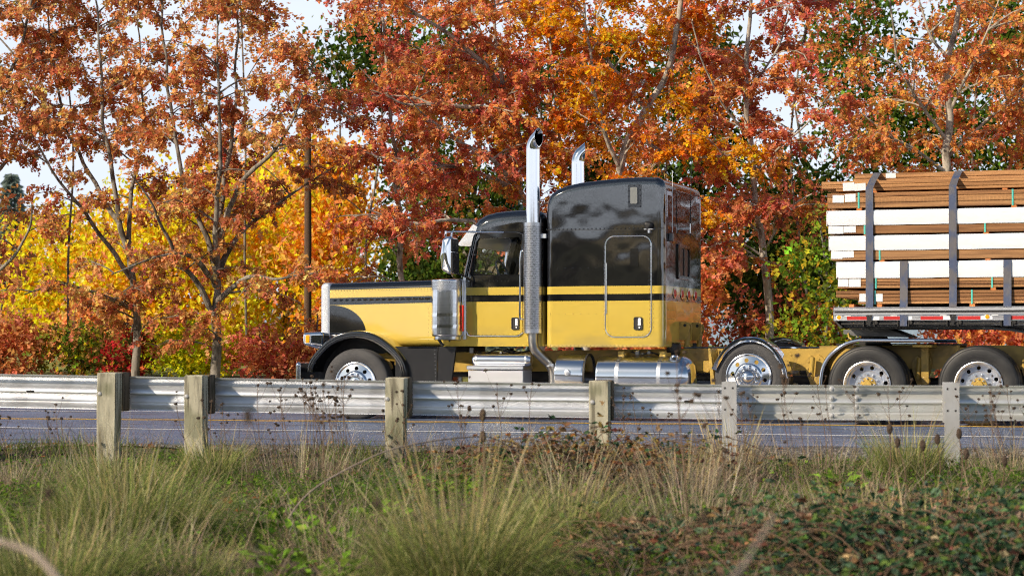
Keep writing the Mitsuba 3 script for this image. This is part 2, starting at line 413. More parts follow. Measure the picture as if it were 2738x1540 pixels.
k = put('road_marking', line(26.35, 0.13), 'line_white')
tag(k, 'white edge line of the near lane', kind='structure')
k = put('road_marking', cat([line(29.72, 0.11), line(29.98, 0.11)]), 'line_yellow')
tag(k, 'double yellow line between the two lanes', kind='structure')
k = put('road_marking', line(33.75, 0.13), 'line_white')
tag(k, 'white edge line of the far lane', kind='structure')

# gravel strip along the near edge of the asphalt
rng = np.random.default_rng(5)
gx = np.arange(-40, 14, 0.25)
e0 = np.interp(gx, near_edge[:, 0], near_edge[:, 1])
g0 = e0 - 2.1 + 0.5 * (meshkit.fbm(np.stack([gx, gx * 0, gx * 0], 1), 3, 9) - 0.5)
rows = [g0, g0 * 0.55 + e0 * 0.45, e0 + 0.05]
v = np.vstack([np.stack([gx, r, ground_z(gx, r) * q + 0.012 + w], 1) for r, q, w in zip(rows, (1, 1, 0), (0.004, 0.01, -0.025))])
n = len(gx)
i = np.arange(n - 1)
f = np.vstack([np.vstack([np.stack([i + a * n, i + 1 + a * n, i + 1 + (a + 1) * n], 1), np.stack([i + a * n, i + 1 + (a + 1) * n, i + (a + 1) * n], 1)]) for a in (0, 1)])
put('gravel_shoulder', trimesh.Trimesh(v, f, process=False), 'gravel', smooth=True)
tag('gravel_shoulder', 'dark gravel and leaf litter shoulder beside the asphalt', kind='structure')
pebble = trimesh.creation.icosphere(subdivisions=1, radius=1.0)
N = 2600
px = rng.uniform(-16, -1, N)
py = np.interp(px, near_edge[:, 0], near_edge[:, 1]) - rng.uniform(0.0, 2.0, N)
pz = ground_z(px, py) + 0.01
sz = rng.uniform(0.008, 0.028, (N, 1, 1)) * rng.uniform(0.6, 1.3, (N, 1, 3))
v = (pebble.vertices[None] * sz + np.stack([px, py, pz], 1)[:, None]).reshape(-1, 3)
f = (pebble.faces[None] + np.arange(N)[:, None, None] * len(pebble.vertices)).reshape(-1, 3)
put('loose_stones', trimesh.Trimesh(v, f, process=False), 'stone')
tag('loose_stones', 'small loose stones scattered on the dark shoulder', 'stones', kind='stuff')


def ridge(x0, x1, y, h, seed, depth, jag):
    x = np.linspace(x0, x1, 400)
    prof = h * (0.55 + 0.9 * (meshkit.fbm(np.stack([x / (h * 6), x * 0, x * 0], 1), 5, seed) - 0.35)) + jag * (meshkit.fbm(np.stack([x / (h * 0.5), x * 0, x * 0 + 3], 1), 3, seed) - 0.5)
    rows = [(0.0, -2.0), (0.25, 0.62), (0.5, 1.0), (1.0, 0.2)]
    v = np.vstack([np.stack([x, np.full_like(x, y + depth * a), prof * b if b > 0 else np.full_like(x, -4.0)], 1) for a, b in rows])
    n = len(x)
    i = np.arange(n - 1)
    f = np.vstack([np.vstack([np.stack([i + a * n, i + 1 + a * n, i + 1 + (a + 1) * n], 1), np.stack([i + a * n, i + 1 + (a + 1) * n, i + (a + 1) * n], 1)]) for a in range(len(rows) - 1)])
    m = trimesh.Trimesh(v, f, process=False)
    if m.face_normals[:, 2].mean() < 0:
        m.invert()
    return m


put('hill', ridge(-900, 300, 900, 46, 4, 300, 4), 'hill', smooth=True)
tag('hill', 'wooded hill on the horizon with haze painted in as blue', kind='structure')
put('wooded_hill', ridge(-420, 420, -190, 30, 8, -60, 5), 'woods_sunlit_patches', smooth=True)
put('added_hedge', ridge(-70, 70, -34, 4.6, 12, -8, 2.2), 'hedge_leaf', smooth=True)  # unseen, added so the lower truck side reflects something dark
tag('added_hedge', 'added dark hedgerow behind the viewer to darken reflections in the truck', 'added_hedge')
tag('wooded_hill', 'unseen wooded rise behind the viewer with pale patches painted as sunlit fields', kind='structure')

# ------------------------------------------------------------------ the tractor
TR = 'semi_truck'
tag(TR, 'black and gold long nose sleeper tractor with two chrome exhaust stacks', 'truck')


def part(name, m, material, smooth=False, holder=TR):
    return put(holder + '__' + name, m, material, smooth, TRUCK)


def mirror_v(m, c=1.25):
    q = m.copy()
    q.vertices = q.vertices * [1, -1, 1] + [0, 2 * c, 0]
    q.invert()
    return q


# hood: a tapering box with rounded long edges
hr = 0.115
hood = blob([(-0.78, 0.72 + hr, 2.045 - hr), (-0.78, 1.78 - hr, 2.045 - hr), (1.40, 0.40 + hr + .03, 2.078 - hr - .03), (1.40, 2.10 - hr - .03, 2.078 - hr - .03),
             (-0.78, 0.72 + hr, 1.2), (-0.78, 1.78 - hr, 1.2), (1.40, 0.34 + hr, 1.2), (1.40, 2.16 - hr, 1.2)], [hr, hr, hr + .03, hr + .03, hr, hr, hr, hr])
hood = to_m(hood).trim_by_plane((0, 0, 1), 1.08).trim_by_plane((1, 0, 0), -0.705).trim_by_plane((-1, 0, 0), -1.285)
hood = to_t(hood)
hkey = part('hood', hood, 'hood_paint', 40)
tag(hkey, 'long gold hood with black top and a black pinstripe')
for i in range(16):                                   # louvres along the pinstripe
    u = -0.60 + i * 0.106
    vs = 0.72 + (u + 0.78) / 2.18 * (0.36 - 0.72) - 0.002
    part('hood__louver', blob([(u - 0.026, vs, 1.787 + 0.006 * u), (u + 0.030, vs + 0.004, 1.787 + 0.006 * u)], [0.017, 0.010], 2), 'black_gloss', True)
hr2 = [(u, 0.72 + (u + 0.78) / 2.18 * (0.34 - 0.72) + 0.001, z) for u, z in [(-0.60 + 0.05 * i, 1.93) for i in range(36)] + [(1.02, 1.12 + 0.058 * i) for i in range(10)]]
part('hood__rivet_row', rivets([(u, vv + 0.0, z) for u, vv, z in hr2], 0.005), 'black_gloss', True)
# radiator shell
shell = blob([(-0.79, 0.69 + .075, 2.052 - .075), (-0.79, 1.81 - .075, 2.052 - .075), (-0.79, 0.69 + .075, 1.15), (-0.79, 1.81 - .075, 1.15), (-0.745, 0.69 + .05, 2.052 - .05), (-0.745, 1.81 - .05, 2.052 - .05),
              (-0.745, 0.69 + .05, 1.15), (-0.745, 1.81 - .05, 1.15)], [.075] * 4 + [.05] * 4)
shell = to_m(shell).trim_by_plane((0, 0, 1), 1.24) - to_m(bx(-1.0, -0.80, 0.84, 1.66, 1.32, 1.92, 0.03))
part('radiator_shell', to_t(shell), 'bright_trim', 40)
part('radiator_shell__rivet_row', rivets([(-0.752, 0.694, 1.30 + 0.034 * i) for i in range(20)], 0.0055), 'dark_steel', True)
part('radiator_shell__grille', cat([bx(-0.825, -0.812, 0.85 + i * 0.05, 0.874 + i * 0.05, 1.32, 1.92) for i in range(17)]), 'brushed')


# front fenders: an arched band with a rolled lip
def fender_mesh():
    out = curve([(-0.80, 0.70), (-0.79, 0.786), (-0.725, 0.916), (-0.6, 1.057), (-0.469, 1.172), (-0.318, 1.251), (-0.145, 1.301), (0.017, 1.315), (0.179, 1.295), (0.339, 1.24), (0.5, 1.145), (0.66, 1.017), (0.777, 0.868), (0.819, 0.74), (0.83, 0.602), (0.835, 0.42)], 4)
    c = np.array([0.017, 0.62])
    vs = [(0.085, -0.085), (0.03, -0.075), (0.02, -0.05), (0.028, -0.022), (0.055, -0.006), (0.10, 0.0), (0.20, 0.004), (0.40, -0.004), (0.62, -0.03), (0.80, -0.05)]
    rows = []
    nrm = np.gradient(out, axis=0)
    nrm = np.stack([-nrm[:, 1], nrm[:, 0]], 1)
    nrm /= np.linalg.norm(nrm, axis=1, keepdims=True)
    for vv, o in vs + [(vv, o - 0.03) for vv, o in vs[::-1]]:
        p = out + nrm * o
        rows.append(np.stack([p[:, 0], np.full(len(p), vv), p[:, 1]], 1))
    v = np.stack(rows, 1)
    a, b = v.shape[:2]
    i, j = np.meshgrid(np.arange(a - 1), np.arange(b), indexing='ij')
    k = (j + 1) % b
    q = np.stack([i * b + j, (i + 1) * b + j, (i + 1) * b + k, i * b + k], -1).reshape(-1, 4)
    m = trimesh.Trimesh(v.reshape(-1, 3), np.vstack([q[:, [0, 1, 2]], q[:, [0, 2, 3]]]), process=False)
    return m


fm = fender_mesh()
k = part('fender', fm, 'fender_paint', 40)
tag(k, 'gold front fender with a rolled black rim')
fl = mirror_v(fm)
part('fender', fl, 'fender_paint', 40)
# dark liner behind the front wheel, splash panel and cowl skirt
well = Polygon(list(curve([(-0.90, 0.42), (-0.90, 0.80), (-0.72, 0.95), (-0.45, 1.18), (0.0, 1.27), (0.45, 1.12), (0.70, 0.9), (0.80, 0.6), (0.80, 0.42)], 4)))
part('wheel_liner', prism(well, 0.56, 0.60), 'black_satin')
part('wheel_liner', prism(well, 1.90, 1.94), 'black_satin')
part('wheel_liner__reflector', bx(-0.535, -0.465, 0.546, 0.557, 0.765, 0.795, 0.003), 'orange_plastic')
part('suspension_arm', tube([(0.1, 0.5, 0.93), (0.45, 0.5, 0.90), (0.62, 0.5, 0.83)], 0.055, 10), 'frame_yellow', True)
part('suspension_arm', cat([tube([(0.30, 0.49, 0.98), (0.40, 0.49, 0.74)], 0.03, 8), bx(0.45, 0.60, 0.46, 0.53, 0.78, 0.96, 0.02)]), 'frame_yellow')
# lower black side panels behind the fender
part('side_panel', prism([(0.60, 1.078), (1.272, 1.072), (1.247, 0.36), (0.60, 0.36)], 0.12, 0.16), 'black_panel')
part('side_panel', prism([(1.287, 1.075), (1.558, 1.071), (1.455, 0.34), (1.262, 0.34)], 0.11, 0.16), 'black_panel')
part('side_panel__rivet_row', rivets([(1.235 - 0.0006 * i, 0.119, 0.42 + 0.055 * i) for i in range(12)], 0.006), 'brushed', True)
part('side_panel__trim', bx(0.80, 1.272, 0.105, 0.125, 1.052, 1.076, 0.006), 'black_gloss')
# bumper and lamps
bump_ = to_t(to_m(blob([(-0.93, 0.06, 0.80), (-0.93, 2.44, 0.80), (-0.93, 0.06, 0.45), (-0.93, 2.44, 0.45)], 0.045)))
part('bumper', bump_, 'chrome', 40)
for s in (0, 1):
    hl = blob([(-0.93, 0.34, 1.24), (-0.93, 0.34, 1.15), (-0.70, 0.37, 1.25), (-0.70, 0.37, 1.12), (-0.93, 0.58, 1.24), (-0.93, 0.58, 1.15), (-0.70, 0.55, 1.24), (-0.70, 0.55, 1.1), (-0.80, 0.45, 1.10)], [0.05] * 4 + [0.05] * 4 + [0.05])
    hk = part('headlight', mirror_v(hl) if s else hl, 'chrome', 40)
    lens = bx(-0.988, -0.965, 0.34, 0.58, 1.13, 1.25, 0.01)
    part(hk.split('__')[1] + '__lens', mirror_v(lens) if s else lens, 'clear_lens')
    am = blob([(-0.90, 0.287, 1.235), (-0.90, 0.287, 1.15), (-0.865, 0.287, 1.235), (-0.865, 0.287, 1.15)], 0.018, 2)
    part(hk.split('__')[1] + '__turn_signal', mirror_v(am) if s else am, 'amber_lens', True)
    cl = blob([(-0.925, 0.289, 1.24), (-0.925, 0.289, 1.13), (-0.845, 0.291, 1.24), (-0.845, 0.291, 1.13)], 0.012, 2)
    part(hk.split('__')[1] + '__side_lens', mirror_v(cl) if s else cl, 'clear_lens', True)
    arm = tube([(-0.74, 0.56, 1.17), (-0.70, 0.70, 1.2), (-0.68, 0.78, 1.25)], 0.03, 10)
    part(hk.split('__')[1] + '__bracket', mirror_v(arm) if s else arm, 'chrome', True)


# cab: hollow shell with window openings
def cab_mesh():
    r = 0.16
    prof = Polygon([(1.28, 2.0), (1.591, 2.09), (1.715, 2.582), (1.765, 2.80), (1.80, 2.89), (1.863, 2.953), (1.978, 3.013), (2.142, 3.049), (2.388, 3.067), (2.583, 3.071), (2.78, 3.06), (2.87, 3.03), (2.89, 2.96), (2.89, 2.0)])
    inner = np.array(Polygon([(1.55, 2.0), *list(prof.exterior.coords)[1:-2], (2.89, 2.0)]).buffer(-r).exterior.coords)[:-1]
    top = blob([(a, vv, b) for a, b in inner for vv in (0.18 + r, 2.32 - r)] + [(1.56 + r, vv, 1.7) for vv in (0.18 + r, 2.32 - r)] + [(2.89 - r, vv, 1.7) for vv in (0.18 + r, 2.32 - r)], r)
    top = to_m(top).trim_by_plane((0, 0, 1), 2.0)
    q = 0.06
    low = to_m(blob([(1.29 + q, 0.18 + q, 2.075 - q), (1.29 + q, 2.32 - q, 2.075 - q), (2.89 - q, 0.18 + q, 2.075 - q), (2.89 - q, 2.32 - q, 2.075 - q),
                     (1.29 + q, 0.18 + q, 0.9), (1.29 + q, 2.32 - q, 0.9), (2.89 - q, 0.18 + q, 0.9), (2.89 - q, 2.32 - q, 0.9)], q, 2)).trim_by_plane((0, 0, 1), 1.08)
    body = top + low
    body = body - to_m(bx(1.60, 2.84, 0.24, 2.26, 1.20, 2.10)) - to_m(prism([(1.66, 2.05), (1.80, 2.60), (1.85, 2.76), (2.0, 2.90), (2.80, 2.95), (2.84, 2.05)], 0.25, 2.25))
    win = Polygon([(1.795, 2.118), (1.862, 2.62), (1.885, 2.66), (2.50, 2.668), (2.545, 2.63), (2.551, 2.125)])
    body = body - to_m(prism(win, -0.1, 2.6)) - to_m(xprism(rrect(0.38, 2.12, 2.17, 2.74, 0.06), 1.40, 1.95))
    return to_t(body)


ck = part('cab', cab_mesh(), 'band_paint', 35)
tag(ck, 'crew cab with black roof and gold lower half')
for s in (0, 1):
    f_ = (lambda m: mirror_v(m)) if s else (lambda m: m)
    door = Polygon([(1.685, 2.075), (1.68, 1.36), (1.70, 1.31), (1.735, 1.27), (1.775, 1.245), (2.46, 1.238), (2.52, 1.255), (2.56, 1.29), (2.56, 2.075)])
    dk = part('door', f_(prism(door, 0.168, 0.182)), 'band_paint')
    dn = dk.split('__')[1]
    trim = curve([(1.675, 2.082), (1.668, 1.75), (1.667, 1.383), (1.684, 1.32), (1.717, 1.274), (1.766, 1.235), (2.1, 1.231), (2.47, 1.229), (2.534, 1.249), (2.575, 1.279)], 4)
    part(dn + '__trim', f_(tube(np.stack([trim[:, 0], trim[:, 0] * 0 + 0.165, trim[:, 1]], 1), 0.011, 8)), 'chrome', True)
    trim = curve([(1.675, 2.082), (1.74, 2.35), (1.805, 2.65), (1.84, 2.72), (1.90, 2.738), (2.2, 2.741), (2.47, 2.738), (2.545, 2.715), (2.575, 2.66), (2.582, 2.2)], 4)
    part(dn + '__window_frame', f_(tube(np.stack([trim[:, 0], trim[:, 0] * 0 + 0.178, trim[:, 1]], 1), 0.013, 8)), 'black_gloss', True)
    hd = to_m(prism(rrect(2.401, 2.518, 1.321, 1.499, 0.025), 0.150, 0.172)) - to_m(prism(rrect(2.415, 2.505, 1.335, 1.485, 0.018), 0.14, 0.160))
    hk = part(dn + '__handle', f_(to_t(hd)), 'black_satin')
    part(dn + '__handle_lever', f_(cat([bx(2.458, 2.500, 0.150, 0.163, 1.378, 1.482, 0.004), drum(0.012, 0.148, 0.162, at=(2.478, 0, 1.355), b=0.003, n=16)])), 'white_paint')
    grab = curve([(2.641, 0.17, 2.466), (2.60, 0.11, 2.462), (2.568, 0.085, 2.42), (2.560, 0.085, 2.0), (2.555, 0.085, 1.52), (2.572, 0.10, 1.478), (2.624, 0.17, 1.462)], 5)
    part(dn + '__grab_handle', f_(tube(grab, 0.015, 10)), 'chrome', True)
    gl = trimesh.Trimesh([(1.795, .205, 2.10), (1.848, .205, 2.545), (1.897, .205, 2.588), (2.49, .205, 2.583), (2.548, .205, 2.555), (2.553, .205, 2.10)], [(0, 1, 2), (0, 2, 3), (0, 3, 4), (0, 4, 5)], process=False)
    part(dn + '__window', f_(gl), 'pane')
ws = trimesh.Trimesh([(1.625, .36, 2.13), (1.625, 2.14, 2.13), (1.790, 2.14, 2.78), (1.790, .36, 2.78)], [(0, 1, 2), (0, 2, 3)], process=False)
part('windshield', ws, 'pane')
part('cab__rivet_row', rivets([(1.80 + 0.065 * i, 0.176, 2.775) for i in range(15)] + [(1.72 + 0.058 * i, 0.166, 2.035) for i in range(14)] + [(1.75 + 0.066 * i, 0.163, 1.255) for i in range(11)] + [(1.36 + 0.066 * i, 0.177, 1.11) for i in range(23)], 0.0065), 'band_paint', True)
part('visor', to_t(to_m(prism([(1.546, 2.572), (1.793, 2.872), (1.80, 2.86), (1.565, 2.562)], 0.22, 2.28)) + to_m(prism([(1.546, 2.575), (1.793, 2.872), (1.935, 2.79), (1.80, 2.575), (1.735, 2.546), (1.59, 2.556)], 0.205, 0.222)) + to_m(prism([(1.546, 2.575), (1.793, 2.872), (1.935, 2.79), (1.80, 2.575), (1.735, 2.546), (1.59, 2.556)], 2.278, 2.295))), 'bright_trim')
# interior
part('cab__floor', bx(1.65, 2.80, 0.26, 2.24, 1.21, 1.25), 'seat_dark')
for vv in (0.45, 1.55):
    part('seat', cat([bx(2.25, 2.72, vv, vv + 0.5, 1.55, 1.72, 0.05), bx(2.60, 2.78, vv + 0.02, vv + 0.48, 1.7, 2.42, 0.06)]), 'seat_dark')
part('dashboard', bx(1.66, 1.95, 0.30, 2.2, 1.75, 2.13, 0.05), 'seat_dark')
a = np.linspace(0, 2 * np.pi, 33)
wh = np.stack([2.10 + 0.10 * np.sin(a) * -1, 0.72 + 0.23 * np.cos(a), 2.14 + 0.21 * np.sin(a)], 1)
part('steering_wheel', cat([tube(wh, 0.016, 8, caps=False), tube([(2.10, 0.72, 2.14), (1.9, 0.72, 2.0)], 0.03, 8), tube([(2.10, 0.50, 2.14), (2.10, 0.94, 2.14)], 0.014, 6)]), 'wheel_grey', True)
cu = np.linspace(1.80, 2.82, 60)
cv = 2.235 + 0.03 * np.sin(cu * 60)
cm = trimesh.Trimesh(np.vstack([np.stack([cu, cv, cu * 0 + 1.9], 1), np.stack([cu, cv, cu * 0 + 2.72], 1)]), np.vstack([[(i, i + 1, i + 61), (i, i + 61, i + 60)] for i in range(59)]), process=False)
part('added_curtain', cm, 'added_curtain_cloth', True)  # added to stand in for the sunlit field reflected in the side glass
rc = np.linspace(0.26, 2.24, 60)
cm = trimesh.Trimesh(np.vstack([np.stack([2.80 + 0.02 * np.sin(rc * 50), rc, rc * 0 + 1.3], 1), np.stack([2.80 + 0.02 * np.sin(rc * 50), rc, rc * 0 + 2.88], 1)]), np.vstack([[(i, i + 1, i + 61), (i, i + 61, i + 60)] for i in range(59)]), process=False)
part('added_curtain', cm, 'added_curtain_cloth', True)

# air cleaners
for s in (0, 1):
    f_ = (lambda m: mirror_v(m)) if s else (lambda m: m)
    c_ = (1.455, 0.02, 0)
    ak = part('air_cleaner', f_(lathe([(0.001, 1.225), (0.205, 1.225), (0.222, 1.235), (0.229, 1.25), (0.229, 1.885), (0.222, 1.888), (0.222, 1.90), (0.001, 1.90)], 'z', 56, c_)), 'polished', 40)
    an = ak.split('__')[1]
    part(an + '__intake_screen', f_(lathe([(0.18, 1.90), (0.229, 1.90), (0.229, 2.03), (0.18, 2.03)], 'z', 56, c_)), 'intake_mesh', 40)
    part(an + '__cap', f_(lathe([(0.001, 2.03), (0.231, 2.03), (0.232, 2.04), (0.226, 2.052), (0.16, 2.066), (0.001, 2.070)], 'z', 56, c_)), 'chrome', 40)
    for z0 in (1.516, 1.345):
        part(an + '__band', f_(lathe([(0.226, z0), (0.233, z0), (0.233, z0 + 0.047), (0.226, z0 + 0.047)], 'z', 56, c_)), 'chrome', 40)
    part(an + '__lower_cap', f_(lathe([(0.001, 1.17), (0.185, 1.172), (0.20, 1.182), (0.20, 1.225), (0.001, 1.226)], 'z', 56, c_)), 'polished', 40)
    part(an + '__drain_valve', f_(cat([tube([(1.33, 0.0, 1.18), (1.375, 0.0, 1.12), (1.40, 0.0, 1.085)], [0.02, 0.022, 0.025], 8), tube([(1.50, 0.0, 1.18), (1.50, 0, 1.145)], [0.022, 0.006], 8)])), 'black_satin', True)
    part(an + '__bracket', f_(bx(1.66, 1.70, 0.14, 0.20, 1.18, 2.10, 0.006)), 'brushed')
part('marker_rod', tube([(1.708, -0.01, 1.30), (1.708, -0.01, 1.68)], [0.018, 0.021], 10), 'red_plastic', True)
tag(TR + '__marker_rod', 'short red orange rod beside the air cleaner')
part('marker_rod__holder', tube([(1.708, -0.01, 1.68), (1.708, -0.01, 2.02)], 0.010, 8), 'brushed', True)

# mirrors
for s in (0, 1):
    f_ = (lambda m: mirror_v(m)) if s else (lambda m: m)
    mk = part('mirror', f_(blob([(1.545, -0.27, 2.60), (1.60, -0.27, 2.62), (1.515, -0.27, 2.40), (1.53, -0.27, 2.22), (1.60, -0.27, 2.185), (1.545, -0.10, 2.60), (1.60, -0.10, 2.62), (1.515, -0.10, 2.40), (1.53, -0.10, 2.22), (1.60, -0.10, 2.185), (1.555, -0.315, 2.43), (1.56, -0.31, 2.34), (1.575, -0.30, 2.54), (1.58, -0.30, 2.27)], [0.055] * 10 + [0.05] * 4)), 'chrome', 60)
    mn = mk.split('__')[1]
    part(mn + '__glass_rim', f_(cat([bx(1.632, 1.668, -0.32, -0.05, 2.15, 2.44, 0.01), bx(1.632, 1.66, -0.32, -0.05, 2.45, 2.64, 0.01)])), 'black_satin')
    part(mn + '__arm', f_(tube(curve([(1.60, -0.19, 2.66), (1.60, -0.17, 2.735), (1.66, -0.10, 2.748), (1.95, 0.06, 2.745), (2.28, 0.17, 2.742)], 4), 0.014, 8)), 'chrome', True)
    part(mn + '__bracket', f_(cat([tube([(1.51, -0.2, 2.665), (1.513, -0.2, 2.755)], 0.016, 8), tube([(1.513, -0.2, 2.74), (1.60, -0.18, 2.742)], 0.012, 8)])), 'chrome', True)
    part(mn + '__lower_arm', f_(tube(curve([(1.62, -0.18, 2.15), (1.72, -0.05, 2.115), (1.80, 0.10, 2.04), (1.805, 0.16, 1.95)], 4), 0.013, 8)), 'black_satin', True)


# exhaust stacks
def stack(s):
    f_ = (lambda m: mirror_v(m)) if s else (lambda m: m)
    cx, cy, r = 2.745, 0.12, 0.102
    b = np.array([math.cos(math.radians(20)), -math.sin(math.radians(20)), 0])
    pts = [np.array([cx, cy, z]) for z in np.linspace(2.6, 3.93, 8)]
    R = 0.20
    for a in np.radians(np.arange(6, 53, 6)):
        pts.append(np.array([cx, cy, 3.93 + R * math.sin(a)]) + b * R * (1 - math.cos(a)))
    d = np.array([0, 0, math.cos(math.radians(50))]) + b * math.sin(math.radians(50))
    pts += [pts[-1] + d * q for q in (0.1, 0.3, 0.5)]
    pts = np.array(pts)
    o = to_m(tube(pts, r, 40)) - to_m(tube(np.vstack([pts[0] - [0, 0, .01], pts[1:-1], pts[-1] + d * .1]), r - 0.006, 40))
    off = -(float(b @ [cx, cy, 0]) + 0.107)
    o = o.trim_by_plane(tuple(-b), off)
    k = part('exhaust_stack', f_(to_t(o)), 'chrome', 30)
    kn = k.split('__')[1]
    part(kn + '__heat_shield', f_(lathe([(0.11, 1.27), (0.1395, 1.27), (0.1395, 2.87), (0.11, 2.87)], 'z', 56, (cx, cy, 0))), 'perforated', 30)
    part(kn + '__elbow', f_(tube(curve([(cx, cy, 1.30), (cx, cy, 1.14), (2.765, cy + .03, 1.03), (2.86, cy + .10, 0.915), (2.945, cy + .16, 0.82), (2.985, cy + .2, 0.70), (2.99, cy + .2, 0.45)], 5), 0.072, 24)), 'pipe_steel', 40)
    part(kn + '__stay', f_(bx(2.86, 2.95, cy - 0.02, cy + 0.10, 2.64, 2.71, 0.005)), 'brushed')
    part(kn + '__clamp', f_(lathe([(0.07, 0.79), (0.079, 0.79), (0.079, 0.83), (0.07, 0.83)], 'z', 24, (2.955, cy + .165, 0))), 'brushed')


stack(0)
stack(1)


# sleeper: rounded convex body cut flat below
def sleeper_mesh():
    r = 0.11
    prof = Polygon([(2.935, 1.0), (2.935, 3.02), (2.945, 3.14), (2.968, 3.225), (3.01, 3.285), (3.102, 3.350), (3.243, 3.400), (3.453, 3.440), (3.801, 3.474), (4.147, 3.494), (4.421, 3.497), (4.60, 3.487), (4.66, 3.46), (4.70, 3.41), (4.715, 3.34), (4.715, 1.0)])
    inner = np.array(prof.buffer(-r).exterior.coords)[:-1]
    m = to_m(blob([(a, vv, b) for a, b in inner for vv in (0.10 + r, 2.40 - r)], r)).trim_by_plane((0, 0, 1), 1.07)
    return to_t(m.refine_to_length(0.35))


sk = part('sleeper', sleeper_mesh(), 'band_paint', 30)
tag(sk, 'tall black and gold sleeper box with a rounded roof')
SL = 'sleeper__'
so = rrect(3.843, 4.522, 1.21, 2.653, 0.135)
part(SL + 'hatch_trim', tube(ring_path(so, 0.095), 0.010, 8, caps=False), 'chrome', True)
part(SL + 'hatch', prism(rrect(3.853, 4.512, 1.22, 2.643, 0.125), 0.093, 0.102), 'band_paint')
part(SL + 'hinge', tube([(3.858, 0.088, 1.547), (3.858, 0.088, 2.273)], 0.011, 8), 'brushed', True)
hd = to_m(prism(rrect(4.266, 4.396, 1.313, 1.496, 0.028), 0.074, 0.096)) - to_m(prism(rrect(4.281, 4.381, 1.328, 1.481, 0.02), 0.06, 0.084))
part(SL + 'handle', to_t(hd), 'black_satin')
part(SL + 'handle_lever', cat([bx(4.330, 4.374, 0.072, 0.086, 1.372, 1.478, 0.004), drum(0.013, 0.070, 0.086, at=(4.352, 0, 1.347), b=0.003, n=16)]), 'white_paint')
part(SL + 'vent', to_t(to_m(prism(rrect(4.216, 4.332, 2.214, 2.472, 0.012), 0.082, 0.094)) - to_m(prism(rrect(4.226, 4.322, 2.224, 2.462, 0.01), 0.07, 0.087))), 'black_gloss')
part(SL + 'roof_vent', to_t(to_m(prism(rrect(4.181, 4.379, 3.059, 3.389, 0.02), 0.088, 0.101)) + to_m(prism(rrect(4.215, 4.332, 3.104, 3.355, 0.02), 0.066, 0.09))), 'black_gloss')
part(SL + 'roof_vent_screen', prism(rrect(4.222, 4.325, 3.112, 3.347, 0.018), 0.062, 0.067), 'wheel_grey')
part(SL + 'work_lamp', blob([(4.47, 0.06, 2.81), (4.51, 0.06, 2.80), (4.48, 0.05, 2.76), (4.50, 0.09, 2.74)], [0.045, 0.045, 0.03, 0.03], 2), 'black_satin', True)
part(SL + 'work_lamp_bracket', cat([bx(4.43, 4.56, 0.03, 0.10, 2.735, 2.752, 0.003), tube([(4.50, 0.06, 2.735), (4.50, 0.06, 2.69)], 0.02, 8)]), 'brushed')
rv = [(2.96 + 0.062 * i, 0.094, 2.768 - 0.008 * i / 28) for i in range(29)]
rv += [(2.95 + 0.060 * i, 0.099, 1.094) for i in range(28)] + [(3.01 + 0.115 * i, 0.099, 2.205) for i in range(8)] + [(3.01 + 0.115 * i, 0.099, 1.545) for i in range(8)]
for q in np.linspace(0, 1, 64, endpoint=False):
    for dd in (0.028, -0.03):
        p = so.buffer(dd).exterior.interpolate(q, normalized=True)
        rv.append((p.x, 0.099 if dd > 0 else 0.092, p.y))
for q in np.linspace(0, 1, 12, endpoint=False):
    p = sbox(4.196, 3.074, 4.364, 3.374).exterior.interpolate(q, normalized=True)
    rv.append((p.x, 0.086, p.y))
part(SL + 'rivet_row', rivets(rv, 0.0105), 'band_paint', True)
part(SL + 'roof_seam', prism([(2.95, 2.755), (4.70, 2.738), (4.70, 2.744), (2.95, 2.761)], 0.095, 0.101), 'black_satin')
# rear wall of the sleeper
X = 4.715
part(SL + 'rear_window_frame', to_t(to_m(xprism(rrect(0.82, 1.56, 2.06, 2.57, 0.06), X - 0.004, X + 0.025)) - to_m(xprism(rrect(0.90, 1.50, 2.11, 2.51, 0.05), X - 0.02, X + 0.05))), 'black_gloss')
part(SL + 'rear_window', xprism(rrect(0.895, 1.505, 2.105, 2.515, 0.05), X - 0.002, X + 0.006), 'black_panel')
part(SL + 'rear_window_bar', bx(X + 0.006, X + 0.016, 1.17, 1.23, 2.11, 2.51), 'black_satin')
for vv in (0.66, 1.10, 1.50, 1.92):
    rim = lathe([(0.030, X), (0.075, X), (0.078, X + 0.012), (0.055, X + 0.016), (0.030, X + 0.01)], 'x', 28, (0, vv, 1.845))
    tk = part(SL + 'tail_lamp', rim, 'chrome', 40)
    part('sleeper__tail_lens', drum(0.055, X, X + 0.026, 'x', (0, vv, 1.845), 0.012, 24), 'red_lens', 40)
for c0, sgn in ((0.22, 1), (2.28, -1)):
    part(SL + 'reflector_mark', cat([bx(X + 0.001, X + 0.004, min(c0, c0 + sgn * 0.30), max(c0, c0 + sgn * 0.30), 3.24, 3.30), bx(X + 0.001, X + 0.004, min(c0, c0 + sgn * 0.05), max(c0, c0 + sgn * 0.05), 2.93, 3.24)]), 'white_tape')
part('antenna', tube([(X + 0.04, 0.40, 2.71), (X + 0.045, 0.40, 3.58)], [0.007, 0.004], 6), 'white_paint', True)
part('antenna__base', bx(X + 0.002, X + 0.06, 0.34, 0.44, 2.585, 2.70, 0.008), 'grey_steel')
part('antenna', tube([(X + 0.10, 1.22, 2.68), (X + 0.11, 1.22, 3.2), (X + 0.13, 1.22, 4.25)], [0.008, 0.006, 0.003], 6), 'black_satin', True)
part('antenna__base', cat([bx(X, X + 0.10, 1.19, 1.23, 2.79, 2.82), tube([(X + 0.10, 1.22, 2.74), (X + 0.10, 1.22, 2.88)], 0.014, 8)]), 'brushed')
